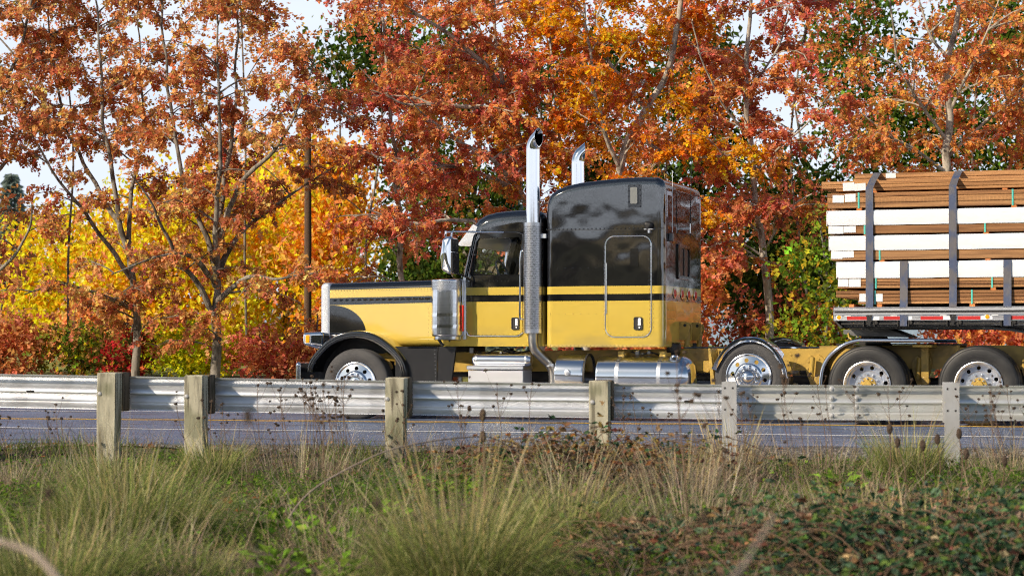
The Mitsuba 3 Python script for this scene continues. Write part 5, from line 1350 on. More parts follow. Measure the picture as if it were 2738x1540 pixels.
tree('maple_tree', 'thin leaved orange maple with a pale forking trunk behind the lumber load', [
    [(-5.95, 46.52, 0.10), (-5.87, 46.54, 2.89), (-5.82, 46.56, 4.91), (-5.77, 46.58, 6.00), (-5.79, 46.57, 7.23), (-5.57, 46.64, 8.23), (-5.44, 46.69, 9.59)],
    [(-5.76, 46.58, 6.09), (-5.25, 46.33, 7.08), (-4.84, 46.15, 7.87), (-4.44, 45.97, 8.94)],
    [(-5.80, 46.57, 5.44), (-6.37, 45.85, 6.34), (-6.70, 45.42, 7.17), (-6.81, 45.17, 8.16), (-6.88, 45.15, 9.09)],
    [(-5.81, 46.56, 5.12), (-5.13, 47.21, 5.88), (-4.48, 47.85, 6.57), (-3.88, 48.26, 7.57)],
    [(-5.82, 46.56, 4.80), (-6.44, 45.72, 5.23), (-6.97, 45.12, 5.58), (-7.38, 44.77, 5.95)],
    [(-5.79, 46.57, 7.23), (-6.35, 46.91, 8.07), (-6.62, 47.14, 9.25)]], ORANGE[:3] + PEACH[1:2], 8, (0.18, 0.07), bark='bark_pale', every=0.33, per=11)
tree('maple_tree', 'orange maple leaning in from the right edge above the lumber', [
    [(-3.77, 49.35, 0.10), (-3.76, 49.36, 2.98), (-3.90, 49.31, 5.47), (-4.12, 49.24, 7.13), (-4.27, 49.19, 8.80), (-4.34, 49.16, 10.05)],
    [(-3.86, 49.32, 5.05), (-4.48, 48.59, 5.91), (-4.83, 48.16, 6.78), (-5.11, 47.85, 7.82)]], ORANGE, 9, (0.14, 0.06), bark='bark_pale', every=0.32, per=13)

for i, (x, y, h, cols, lobes, lab) in enumerate([
    (-26.6, 46.0, 9.7, OAK, [(0, 0, 8.6, 1.7, 1.3, 1.7), (-1.4, 0, 6.6, 1.5, 1.3, 1.4), (1.2, 0, 6.2, 1.2, 1.2, 1.2), (0.4, 0, 10.2, 1.4, 1.2, 1.0)], 'rusty oak filling the sky behind the leftmost oak'),
    (-22.6, 47.5, 9.7, OAK + ORANGE[:1], [(-0.6, 0, 9.0, 1.4, 1.2, 1.3), (0.8, 0, 7.8, 1.2, 1.1, 1.1), (0.3, 0, 10.3, 1.6, 1.2, 0.9), (-0.4, 0, 6.0, 1.0, 1.0, 0.7)], 'rusty oak crown behind and between the two vase shaped oaks'),
    (-19.6, 48.5, 9.7, RED[:3] + ORANGE[:2], [(0, 0, 9.2, 1.3, 1.2, 1.3), (0.9, 0, 7.0, 1.1, 1.1, 1.1), (1.4, 0, 4.6, 1.0, 1.0, 0.9)], 'orange red crown high behind the wooden pole'),
    (-16.0, 50.0, 9.7, ORANGE + RED[:2], [(0, 0, 9.2, 1.8, 1.3, 1.6), (-1.3, 0, 7.2, 1.3, 1.2, 1.2), (1.2, 0, 6.6, 1.2, 1.2, 1.0)], 'orange crown high behind the pale forked maple'),
    (-12.8, 50.0, 9.7, ORANGE + AMBER[:2], [(0, 0, 9.0, 1.8, 1.3, 1.7), (0.9, 0, 6.6, 1.4, 1.2, 1.2), (-0.9, 0, 5.4, 1.2, 1.2, 1.0)], 'amber crown high behind the stacks and sleeper roof'),
    (-9.4, 51.0, 9.7, RED[:3] + ORANGE[1:4], [(0, 0, 9.0, 1.6, 1.3, 1.7), (0.6, 0, 6.4, 1.2, 1.1, 1.1), (-0.6, 0, 4.0, 1.2, 1.1, 1.1)], 'rust red crown behind the dark red maple'),
    (-5.8, 52.5, 9.7, ORANGE + OAK[:2], [(0, 0, 9.4, 1.9, 1.3, 1.4), (-1.2, 0, 7.4, 1.5, 1.2, 1.1), (1.3, 0, 7.0, 1.4, 1.2, 1.2)], 'pale orange crown behind the thin leaved maple over the lumber')]):
    mass_tree('autumn_tree', lab, (x, y), h, lobes, cols, 140 + i, (2300, 2100, 2600, 3600, 3800, 2800, 2300)[i], 0.135, 0.034, bark='bark', kind='lobed', per=13)

# wooden pole standing among them
pg = float(ground_z(-24.40, 55.11))
tag('utility_pole', 'dark brown wooden pole standing among the leaves ahead of the truck', 'pole')
put('utility_pole__shaft', tube([(-24.40, 55.11, pg - 0.2), (-24.40, 55.11, 4), (-24.41, 55.10, 7.62)], [0.105, 0.10, 0.09], 14), 'pole_wood', True)
put('utility_pole__insulator', drum(0.05, 7.62, 7.78, 'z', (-24.41, 55.10, 0), 0.01, 14), 'black_satin', 40)

# trees further back
mass_tree('yellow_maple', 'glowing yellow maple low behind the leftmost oak branches', (-39.8, 68.9), 6.0, [(0, 0, 3.9, 2.6, 2.2, 2.4), (-1.2, 0, 2.2, 1.9, 1.6, 1.6), (1.6, 0.5, 2.6, 2.0, 1.6, 1.9)], YELLOW + LIME[:1] + AMBER[:1], 31, 9000, 0.26)
mass_tree('yellow_maple', 'bright yellow maple behind the two vase shaped oaks', (-34.6, 66.4), 6.4, [(0, 0, 4.6, 2.6, 2.2, 2.4), (-1.6, 0, 2.8, 2.2, 1.8, 2.0), (1.6, 0, 2.3, 2.1, 1.8, 2.0), (0.3, -0.5, 1.2, 2.4, 1.6, 1.0)], YELLOW[:3] + LIME[:1] + AMBER[:1] + PEACH[:1], 32, 12000, 0.25)
mass_tree('yellow_maple', 'golden yellow maple behind the pole and the grille', (-32.3, 71.0), 7.6, [(0, 0, 5.2, 2.8, 2.4, 2.8), (-2.0, 0, 3.6, 2.1, 1.8, 2.4), (2.4, 0, 3.8, 2.4, 1.8, 2.6), (0.4, 0, 1.4, 3.2, 1.8, 1.2)], YELLOW + AMBER[:1] + PEACH[:1], 33, 12000, 0.25)
mass_tree('peach_maple', 'pale peach maple high behind the golden yellow one', (-39.5, 83.0), 10.0, [(0, 0, 7.2, 2.7, 2.2, 2.2), (1.9, 0, 5.8, 2.4, 2.0, 2.0), (-1.8, 0, 5.4, 2.4, 2.0, 2.2), (3.6, 0, 7.0, 1.6, 1.6, 2.2)], PEACH, 34, 9000, 0.28)
mass_tree('peach_maple', 'peach tree glimpsed behind the red maple above the hood', (-25.7, 59.6), 7.8, [(0, 0, 5.6, 1.3, 1.2, 1.7), (-0.4, 0, 3.4, 1.5, 1.3, 1.7), (0.2, 0, 1.8, 1.4, 1.2, 1.2)], PEACH[:2] + AMBER[:2] + YELLOW[:1], 35, 5200, 0.22)
mass_tree('peach_shrub', 'low peach coloured shrub at the foot of the oaks on the left', (-33.5, 60.0), 2.2, [(0, 0, 1.3, 1.7, 1.2, 0.9)], PEACH, 36, 2600, 0.2, 0.05, category='shrub')
G_ = 'green trees behind the maples'
for i, (x, y, h, lobes, cols, lab) in enumerate([
    (-22.4, 58.0, 11.4, [(-1.2, 0, 9.0, 1.8, 1.6, 1.5), (0.3, 0, 5.6, 1.3, 1.3, 1.6), (0.4, 0, 3.4, 1.3, 1.3, 1.4), (0.6, 0, 2.0, 1.3, 1.3, 1.2)], GREEN, 'dark green tree behind the red maple next to the pole'),
    (-20.0, 56.5, 11.0, [(-0.8, 0, 8.6, 1.5, 1.4, 1.5), (0.9, 0, 7.4, 1.5, 1.4, 1.6), (0.0, 0, 4.8, 1.6, 1.6, 1.4), (-1.2, 0, 2.8, 1.6, 1.4, 1.3), (0.9, 0, 3.0, 1.4, 1.3, 1.3)], GREEN + MIDGREEN[:1], 'dark green tree behind the pale forked limbs above the hood'),
    (-18.0, 61.1, 11.0, [(0, 0, 8.6, 1.6, 1.4, 1.7), (0.4, 0, 5.6, 1.6, 1.4, 1.6), (0, 0, 3.2, 1.6, 1.4, 1.4)], GREEN, 'dark green tree between the two exhaust stacks'),
    (-14.3, 58.4, 11.0, [(0, 0, 8.0, 1.6, 1.4, 2.0), (0.4, 0, 5.6, 1.9, 1.6, 1.7), (0.2, 0, 3.2, 1.9, 1.6, 1.6)], GREEN, 'dark green tree behind the rear edge of the sleeper'),
    (-11.2, 57.5, 7.4, [(0, 0, 4.4, 1.6, 1.5, 1.8), (0.9, 0, 2.4, 1.7, 1.5, 1.6), (-0.8, 0, 2.2, 1.5, 1.4, 1.4)], GREEN, 'dark green tree low behind the gap ahead of the lumber'),
    (-10.2, 64.1, 12.6, [(-0.6, 0, 9.6, 2.0, 1.6, 1.9), (0.6, 0, 7.0, 2.1, 1.8, 1.8), (-0.6, 0, 4.6, 2.0, 1.6, 1.7)], MIDGREEN[:2] + GREEN[2:], 'tall mid green tree above the cab end of the lumber'),
    (-6.6, 64.2, 12.6, [(0, 0, 9.8, 1.9, 1.6, 1.7), (-0.8, 0, 7.2, 1.8, 1.6, 1.7), (0.8, 0, 5.4, 1.8, 1.6, 1.6)], MIDGREEN[:2] + GREEN[2:], 'tall mid green tree above the right end of the lumber'),
    (-3.0, 60.0, 6.0, [(-1.2, 0, 2.4, 2.2, 1.5, 1.6), (0.9, 0, 3.0, 2.0, 1.5, 1.8)], GREEN, 'dark green tree low behind the trailer at the right edge')]):
    mass_tree('broadleaf_tree', lab, (x, y), h, lobes, cols, 50 + i, 7500, 0.21, 0.15, group=G_)
for i, (x, y, h, cols, lab) in enumerate([(-29.6, 44.0, 8.6, OAK, 'rusty oak past the left edge'), (-34.0, 47.0, 9.0, ORANGE, 'orange maple furthest past the left edge'), (-1.6, 50.5, 9.5, ORANGE, 'orange maple past the right edge behind the trailer'), (1.8, 54.0, 10.0, RED, 'red maple further past the right edge'), (5.2, 51.0, 9.0, OAK, 'rusty oak furthest past the right edge')]):
    mass_tree('roadside_maple', lab, (x, y), h, [(0, 0, 6.6, 2.0, 1.8, 2.2), (-1.0, 0, 4.2, 2.0, 1.7, 1.8), (1.0, 0, 3.0, 2.0, 1.7, 1.8), (0, 0, 1.6, 1.8, 1.5, 1.2)], cols, 65 + i, 6500, 0.2)
mass_tree('birch_tree', 'pale yellow tree glimpsed beside the rear wall of the sleeper', (-13.4, 66.0), 5.6, [(0, 0, 3.6, 1.5, 1.2, 1.5)], [(0.75, 0.62, 0.20), (0.6, 0.55, 0.15)], 61, 1800, 0.2, 0.08)
# conifers far behind on the left
for i, (x, y, h, r, lab) in enumerate([(-92, 150, 15, 3.0, 'conifer with painted haze at the left edge between the oak branches'), (-97, 160, 11, 2.6, 'shorter conifer with painted haze beside the taller one at the left edge'), (-62, 140, 13, 2.4, 'conifer with painted haze seen in a gap of the oak crowns'), (-54, 160, 17, 2.8, 'tall conifer with painted haze seen through the maple above the hood')]):
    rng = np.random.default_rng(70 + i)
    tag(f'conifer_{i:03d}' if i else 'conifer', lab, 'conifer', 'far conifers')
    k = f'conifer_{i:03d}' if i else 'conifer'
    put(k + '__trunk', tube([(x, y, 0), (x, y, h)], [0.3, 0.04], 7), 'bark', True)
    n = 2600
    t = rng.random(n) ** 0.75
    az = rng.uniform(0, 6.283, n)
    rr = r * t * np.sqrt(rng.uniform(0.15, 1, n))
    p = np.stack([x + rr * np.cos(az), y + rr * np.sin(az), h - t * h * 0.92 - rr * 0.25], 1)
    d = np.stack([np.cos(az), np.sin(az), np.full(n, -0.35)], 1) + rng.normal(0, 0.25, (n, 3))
    m, vcol = leaves(p, d, rng.uniform(0.5, 1.0, n), np.array([(0.24, 0.30, 0.27)]) * np.exp(rng.normal(0, 0.2, (n, 1))), rng, 'oval')  # haze is painted into the pale grey green
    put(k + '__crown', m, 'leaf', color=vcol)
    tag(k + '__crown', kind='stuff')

# shrubs along the far side of the road
SH = 'roadside shrubs behind the truck'
for i, (x, y, h, lobes, cols, n, lf, lab) in enumerate([
    (-24.9, 43.6, 1.6, [(0, 0, 0.75, 1.3, 0.8, 0.65), (1.1, 0, 0.6, 0.9, 0.7, 0.5)], MIDGREEN + LIME[:1] + OAK[:2], 2300, 0.14, 'green shrub behind the guardrail left of the first wooden post'),
    (-23.1, 42.6, 1.3, [(0, 0, 0.70, 0.5, 0.5, 0.55)], [(0.45, 0.03, 0.03), (0.36, 0.025, 0.03), (0.48, 0.10, 0.05), (0.10, 0.12, 0.03)], 700, 0.14, 'crimson shrub right above the first wooden guardrail post'),
    (-21.6, 42.4, 1.5, [(0, 0, 0.7, 0.9, 0.6, 0.6), (0.6, 0, 0.55, 0.6, 0.5, 0.5)], LIME, 1700, 0.13, 'lime yellow shrub between the two oak trunks'),
    (-19.7, 42.0, 1.3, [(0, 0, 0.7, 0.7, 0.6, 0.6), (0.8, 0, 0.6, 0.6, 0.5, 0.5)], RED, 1500, 0.13, 'dark red shrub at the foot of the oak with many stems'),
    (-18.3, 42.0, 1.6, [(0, 0, 0.8, 0.9, 0.7, 0.7), (0.9, 0.2, 0.7, 0.8, 0.6, 0.6)], OAK, 2200, 0.13, 'rusty shrub just ahead of the front bumper'),
    (-26.6, 43.0, 1.8, [(0, 0, 0.9, 1.0, 0.7, 0.8)], OAK + RED[:1], 1800, 0.14, 'rusty red shrub at the far left edge behind the guardrail'),
    (-10.9, 43.2, 2.4, [(0, 0, 1.3, 0.7, 0.6, 0.8), (0.4, 0, 2.0, 0.5, 0.5, 0.5), (-0.4, 0, 0.9, 0.7, 0.6, 0.7)], ORANGE[:3] + RED[:1], 2600, 0.15, 'orange red shrub between the sleeper and the wheel behind it'),
    (-7.9, 43.4, 3.4, [(0, 0, 1.2, 0.95, 0.7, 0.8), (0.5, 0, 2.1, 0.75, 0.6, 0.8), (-0.5, 0, 2.4, 0.5, 0.4, 0.7), (0.1, 0, 3.0, 0.45, 0.4, 0.6)], [(0.16, 0.25, 0.03), (0.24, 0.32, 0.03), (0.10, 0.17, 0.025), (0.45, 0.34, 0.03)], 1300, 0.15, 'light green sapling with yellow leaves just ahead of the trailer nose'),
    (-5.2, 45.0, 2.0, [(0, 0, 1.0, 1.0, 0.7, 0.8), (1.4, 0, 1.0, 1.0, 0.7, 0.8), (2.6, 0, 0.9, 0.9, 0.7, 0.8)], RED[:3] + ORANGE[:2], 4200, 0.15, 'orange red shrub seen under the trailer deck'),
    (-9.7, 46.6, 2.6, [(0, 0, 1.1, 1.0, 0.7, 1.0), (1.0, 0, 1.0, 0.9, 0.7, 0.9)], RED + GREEN[:2], 2600, 0.15, 'dark red and green shrub low behind the wheel with the domed hub'),
    (-13.8, 46.5, 2.0, [(0, 0, 1.0, 1.6, 0.8, 0.9), (1.6, 0, 1.0, 1.2, 0.8, 0.8)], RED, 2600, 0.15, 'dark red shrub low behind the cab and tanks')]):
    mass_tree('shrub', lab, (x, y), h, lobes, cols, 80 + i, n, lf, 0.035, kind='lobed', category='shrub', group=SH, per=9)


# ------------------------------------------------------------------ plants on the verge
def blades(base, az, lean, bend, length, width, lo, hi, rng, segs=4):
    """Curved tapering blades as one mesh; colours run along each blade from lo (root) to hi (tip)."""
    n = len(base)
    s = np.linspace(0, 1, segs + 1)
    ang = lean[:, None] + bend[:, None] * s[None] ** 1.3
    stp = length[:, None] / segs
    h = np.stack([np.cos(az), np.sin(az)], -1)
    dx = np.cumsum(np.concatenate([np.zeros((n, 1)), (np.sin(ang[:, 1:]) * stp)], 1), 1)
    dz = np.cumsum(np.concatenate([np.zeros((n, 1)), (np.cos(ang[:, 1:]) * stp)], 1), 1)
    P = base[:, None] + np.concatenate([dx[..., None] * h[:, None], dz[..., None]], -1)
    tw = rng.uniform(0, np.pi, n)
    side = np.stack([np.cos(tw), np.sin(tw), np.zeros(n)], -1)
    w = width[:, None] * np.sqrt(np.clip(1 - s[None], 0, 1)) * 0.5
    A, Bq = P + side[:, None] * w[..., None], P - side[:, None] * w[..., None]
    v = np.concatenate([A, Bq], 1)
    k = segs + 1
    f = []
    for i in range(segs):
        f.append([i, i + 1, k + i])
        if i < segs - 1:
            f.append([i + 1, k + i + 1, k + i])
    f = (np.array(f)[None] + np.arange(n)[:, None, None] * 2 * k).reshape(-1, 3)
    c = lo[:, None] * (1 - s[None, :, None]) + hi[:, None] * s[None, :, None]
    c = np.concatenate([c, c], 1).reshape(-1, 3)
    return trimesh.Trimesh(v.reshape(-1, 3), f, process=False), np.clip(c, 0.002, 0.9)


def pick(cols, n, rng, var=0.22):
    c = np.asarray(cols, float)[rng.integers(0, len(cols), n)]
    return c * np.exp(rng.normal(0, var, (n, 1))) * np.exp(rng.normal(0, 0.08, (n, 3)))


def seat(x, y):
    return np.stack([x, y, ground_z(x, y)], -1)


def tuft(name, label, x, y, r, n, length, cols, tips, seed, lean=0.45, bend=0.8, width=0.006, straw=0, straw_len=1.0, group=None, cat_='grass', heads=False):
    """A clump of grass: arching leaf blades and taller straw stalks."""
    rng = np.random.default_rng(seed)
    key, q = name, 0
    while key in labels:
        q += 1
        key = f'{name}_{q:03d}'
    tag(key, label, cat_, group)
    a, d = rng.uniform(0, 2 * np.pi, n), r * rng.random(n) ** 0.7
    b = seat(x + d * np.cos(a), y + d * np.sin(a)) - [0, 0, 0.03]
    az = a + rng.normal(0, 0.6, n)
    m, c = blades(b, az, np.abs(rng.normal(lean * 0.55, lean * 0.5, n)), np.abs(rng.normal(bend, bend * 0.5, n)), length * rng.uniform(0.45, 1.1, n), width * rng.uniform(0.7, 1.4, n), pick(cols, n, rng), pick(tips, n, rng), rng, 5)
    put(key + '__leaves', m, 'blade', color=c)
    tag(key + '__leaves', kind='stuff')
    if straw:
        a, d = rng.uniform(0, 2 * np.pi, straw), r * 0.6 * rng.random(straw) ** 0.7
        b = seat(x + d * np.cos(a), y + d * np.sin(a)) - [0, 0, 0.03]
        st_ = [(0.47, 0.40, 0.24), (0.34, 0.27, 0.17), (0.54, 0.48, 0.33)] if name == 'dry_grass' else [(0.50, 0.41, 0.20), (0.42, 0.33, 0.15), (0.57, 0.50, 0.29)]
        m, c = blades(b, a + rng.normal(0, 0.5, straw), np.abs(rng.normal(0.20, 0.16, straw)), np.abs(rng.normal(0.25, 0.22, straw)), straw_len * rng.uniform(0.6, 1.1, straw), (0.0048 if name == 'dry_grass' else 0.0066) * rng.uniform(0.7, 1.4, straw), pick(st_, straw, rng), pick(st_, straw, rng), rng, 5)
        put(key + '__stalks', m, 'blade', color=c)
        tag(key + '__stalks', kind='stuff')
    return key


GRN = [(0.095, 0.145, 0.030), (0.13, 0.18, 0.038), (0.17, 0.20, 0.055), (0.08, 0.12, 0.03)]
GTIP = [(0.26, 0.29, 0.09), (0.38, 0.36, 0.15), (0.19, 0.26, 0.06), (0.52, 0.45, 0.24)]
DRY = [(0.27, 0.205, 0.135), (0.35, 0.27, 0.18), (0.17, 0.12, 0.08)]
DTIP = [(0.44, 0.365, 0.275), (0.33, 0.26, 0.19), (0.52, 0.45, 0.35)]
GT = 'grass tufts on the verge'
tuft('grass_tuft', 'large pale green fountain of grass in the middle foreground', -4.01, 11.10, 0.34, 3000, 0.86, GRN, GTIP, 101, 0.46, 1.15, 0.0055, 120, 1.12, GT)
tuft('grass_tuft', 'broad grass tuft below the two leftmost wooden posts', -7.01, 12.95, 0.50, 2000, 0.70, GRN, GTIP, 102, 0.46, 0.95, 0.0055, 60, 0.98, GT)
tuft('grass_tuft', 'olive grass tuft in the bottom left corner of the photo', -6.24, 10.57, 0.46, 1900, 0.62, GRN, GTIP, 103, 0.46, 1.0, 0.0055, 40, 0.80, GT)
tuft('grass_tuft', 'grass tuft in front of the first wooden post', -8.80, 16.04, 0.40, 900, 0.42, GRN, GTIP, 104, 0.45, 0.8, 0.006, 24, 0.66, GT)
tuft('grass_tuft', 'upright grass tuft at the foot of the second wooden post', -8.40, 17.01, 0.26, 700, 0.46, GRN, GTIP, 105, 0.35, 0.7, 0.006, 24, 0.62, GT)
tuft('grass_tuft', 'green and straw grass tuft just left of the rightmost steel post', -2.58, 17.9, 0.26, 800, 0.50, GRN, GTIP, 106, 0.32, 0.6, 0.006, 46, 0.72, GT)
tuft('grass_tuft', 'tall dry straw clump growing round the left steel post', -4.02, 17.75, 0.30, 300, 0.50, DRY, DTIP, 107, 0.28, 0.4, 0.006, 60, 0.68, GT)
tuft('grass_tuft', 'leaning dry straw clump between the last wooden post and the steel post', -3.88, 15.57, 0.40, 420, 0.48, DRY, DTIP, 108, 0.45, 0.6, 0.0055, 46, 0.62, GT)
tuft('grass_tuft', 'grey green grass clump left of the big grass fountain', -5.76, 11.36, 0.30, 500, 0.42, GRN, GTIP, 109, 0.5, 1.0, 0.0055, 12, 0.5, GT)
tuft('grass_tuft', 'yellow green grass clump just right of the big grass fountain', -4.20, 13.61, 0.36, 900, 0.56, GRN, GTIP, 110, 0.45, 0.95, 0.0055, 34, 0.78, GT)
tuft('grass_tuft', 'dry brown grass clump in the right foreground above the brambles', -2.60, 15.47, 0.5, 500, 0.30, DRY, DTIP + GTIP[:1], 111, 0.6, 0.8, 0.0055, 14, 0.5, GT)
tuft('dry_grass', 'brown dry stems standing in front of the rail between the second and third posts', -7.6, 17.1, 0.55, 150, 0.40, DRY, DTIP, 114, 0.25, 0.3, 0.0045, 40, 0.62, GT)
tuft('dry_grass', 'brown dry stems at the foot of the rail left of the first post', -9.55, 16.9, 0.5, 150, 0.36, DRY, DTIP, 115, 0.25, 0.3, 0.0045, 40, 0.60, GT)
tuft('dry_grass', 'grey brown dry stems in front of the rail between the steel posts', -3.3, 18.0, 0.6, 170, 0.36, DRY, DTIP, 116, 0.28, 0.3, 0.0045, 36, 0.56, GT)
tuft('dry_grass', 'pale dry stems right of the rightmost steel post', -1.75, 18.2, 0.5, 150, 0.36, DRY, DTIP, 117, 0.28, 0.3, 0.0045, 36, 0.56, GT)
tuft('dry_grass', 'tangle of dry stems in the middle foreground beside the withered bramble', -3.15, 13.2, 0.6, 260, 0.42, DRY, DTIP, 118, 0.55, 0.6, 0.0045, 40, 0.60, GT)
tuft('dry_grass', 'straw coloured stems above the bramble thicket in the right foreground', -2.35, 13.8, 0.7, 320, 0.42, DRY, DTIP, 120, 0.55, 0.6, 0.0045, 50, 0.62, GT)
tuft('dry_grass', 'grey brown stems on the slope below the left steel post', -3.55, 14.4, 0.7, 340, 0.46, DRY, DTIP, 121, 0.5, 0.5, 0.0045, 50, 0.66, GT)
tuft('dry_grass', 'brown stems leaning over the mound in front of the last wooden post', -4.7, 15.4, 0.6, 300, 0.44, DRY, DTIP, 122, 0.5, 0.6, 0.0045, 40, 0.6, GT)
tuft('dry_grass', 'brown dead stems among the green at the lower left of the grass fountain', -5.2, 12.4, 0.6, 260, 0.40, DRY, DTIP, 123, 0.6, 0.6, 0.0045, 24, 0.5, GT)
tuft('dry_grass', 'brown dead stems in the left corner in front of the olive tuft', -6.4, 11.6, 0.7, 300, 0.45, DRY, DTIP, 124, 0.5, 0.6, 0.0045, 40, 0.66, GT)
tuft('dry_grass', 'tangle of dry stems between the left tuft and the grass fountain', -5.6, 13.4, 0.6, 220, 0.36, DRY, DTIP + GTIP[:1], 119, 0.55, 0.6, 0.0045, 26, 0.50, GT)
tuft('grass_tuft', 'scattered upright straw stalks growing through the bramble thicket', -1.75, 12.9, 1.1, 160, 0.5, DRY, DTIP, 113, 0.4, 0.4, 0.005, 70, 0.65, GT)
tuft('grass_tuft', 'grass clump under the rail at the left edge of the photo', -9.88, 16.2, 0.5, 600, 0.30, DRY + GRN[:1], DTIP, 112, 0.5, 0.8, 0.0055, 24, 0.55, GT)

# turf, thatch, clover and litter between the tufts
rng = np.random.default_rng(200)


def scatter(n, t0, t1, seed, dens=None, s0=-13.5, s1=2.0):
    r = np.random.default_rng(seed)
    t = r.uniform(t0, t1, n * 3)
    s = r.uniform(s0, s1, n * 3)
    x, y = st(s, t)
    z = -x * math.sin(YAW) + y * math.cos(YAW)
    w = x * math.cos(YAW) + y * math.sin(YAW)
    ok = (np.abs(w) < z * 0.27 + 1.3) & (z > 8.8)
    if dens is not None:
        ok &= r.random(n * 3) < dens(x, y)
    i = np.nonzero(ok)[0][:n]
    return x[i], y[i]


def patch(f, seed):
    return lambda x, y: np.clip((meshkit.fbm(np.stack([x * f, y * f, x * 0], -1), 3, seed) - 0.40) * 6, 0.16, 1)


x, y = scatter(28000, 9.0, 20.2, 201, patch(0.9, 7))
n = len(x)
m, c = blades(seat(x, y) - [0, 0, 0.01], rng.uniform(0, 6.283, n), rng.uniform(0, 0.7, n), rng.uniform(0.1, 1.1, n), rng.uniform(0.06, 0.24, n), rng.uniform(0.004, 0.009, n), pick([(0.09, 0.15, 0.025), (0.13, 0.20, 0.03), (0.07, 0.11, 0.02)], n, rng), pick([(0.16, 0.26, 0.035), (0.24, 0.28, 0.06), (0.12, 0.18, 0.03)], n, rng), rng, 3)
put('grass', m, 'blade', color=c)
tag('grass', 'short green grass over the verge', 'grass', kind='stuff')
x, y = scatter(23000, 9.0, 20.8, 202, patch(1.1, 19))
n = len(x)
m, c = blades(seat(x, y), rng.uniform(0, 6.283, n), rng.uniform(0.2, 1.5, n), rng.uniform(0, 0.9, n), rng.uniform(0.08, 0.50, n), rng.uniform(0.003, 0.007, n), pick(DRY, n, rng), pick(DTIP + DRY, n, rng), rng, 3)
put('dead_grass', m, 'blade', color=c)
tag('dead_grass', 'tangled dead grass and stems over the verge', 'dead grass', kind='stuff')
x, y = scatter(38000, 9.0, 18.8, 203, patch(1.1, 33))
n = len(x)
p = seat(x, y) + np.stack([np.zeros(n), np.zeros(n), rng.uniform(0.01, 0.13, n)], -1)
m, c = leaves(p, rng.normal(size=(n, 3)) * [1, 1, 0.3], rng.uniform(0.022, 0.055, n), pick([(0.09, 0.18, 0.02), (0.15, 0.27, 0.03), (0.06, 0.12, 0.02), (0.05, 0.09, 0.02)], n, rng), rng, 'oval', 0.8)
put('clover', m, 'leaf', color=c)
tag('clover', 'low bright green clover and weeds among the grass', 'clover', kind='stuff')
x, y = scatter(2600, 9.0, 23.0, 204)
n = len(x)
p = seat(x, y) + np.stack([np.zeros(n), np.zeros(n), rng.uniform(0.0, 0.05, n)], -1)
m, c = leaves(p, rng.normal(size=(n, 3)) * [1, 1, 0.2], rng.uniform(0.035, 0.085, n), pick([(0.20, 0.12, 0.07), (0.30, 0.20, 0.13), (0.12, 0.075, 0.05), (0.40, 0.27, 0.18), (0.34, 0.13, 0.05)], n, rng), rng, 'lobed', 0.7)
put('leaf_litter', m, 'leaf', color=c)
tag('leaf_litter', 'brown fallen leaves lying over the verge', 'fallen leaves', kind='stuff')


WEEDS = [(-6.35, 13.9), (-6.0, 13.2), (-5.55, 12.9), (-5.9, 14.6), (-5.25, 13.6), (-5.05, 12.9), (-6.75, 14.8), (-4.75, 12.2), (-5.0, 11.7), (-5.45, 11.9), (-5.75, 15.6), (-2.9, 16.6)]
for i, (x, y) in enumerate(WEEDS):
    r_ = np.random.default_rng(600 + i)
    k = f'leafy_weed_{i:03d}' if i else 'leafy_weed'
    n = 46
    a = r_.uniform(0, 6.283, n)
    d = r_.uniform(0.02, 0.20, n)
    p = seat(x + d * np.cos(a), y + d * np.sin(a)) + np.stack([np.zeros(n), np.zeros(n), r_.uniform(0.02, 0.16, n)], -1)
    m, c = leaves(p, np.stack([np.cos(a), np.sin(a), r_.uniform(0.1, 0.9, n)], -1), r_.uniform(0.05, 0.11, n), pick([(0.13, 0.24, 0.025), (0.18, 0.31, 0.035), (0.09, 0.17, 0.02)], n, r_), r_, 'oval', 0.6)
    put(k + '__leaves', m, 'glossy_leaf', color=c)
    tag(k + '__leaves', kind='stuff')
    P = np.stack([np.broadcast_to(seat(np.array([x]), np.array([y])), (12, 3)), p[:12] * 0.5 + seat(np.array([x]), np.array([y])) * 0.5 + [0, 0, 0.02], p[:12]], 1)
    put(k + '__stems', sticks(P, np.full((12, 3), 0.003), 4), 'stem_dry', True)
    tag(k + '__stems', kind='stuff')
    tag(k, 'clump of bright green leafy weed on the verge left of the grass fountain' if i < 11 else 'clump of bright green leafy weed below the green tuft by the steel post', 'weed', 'leafy weeds among the grass' if i < 11 else None)


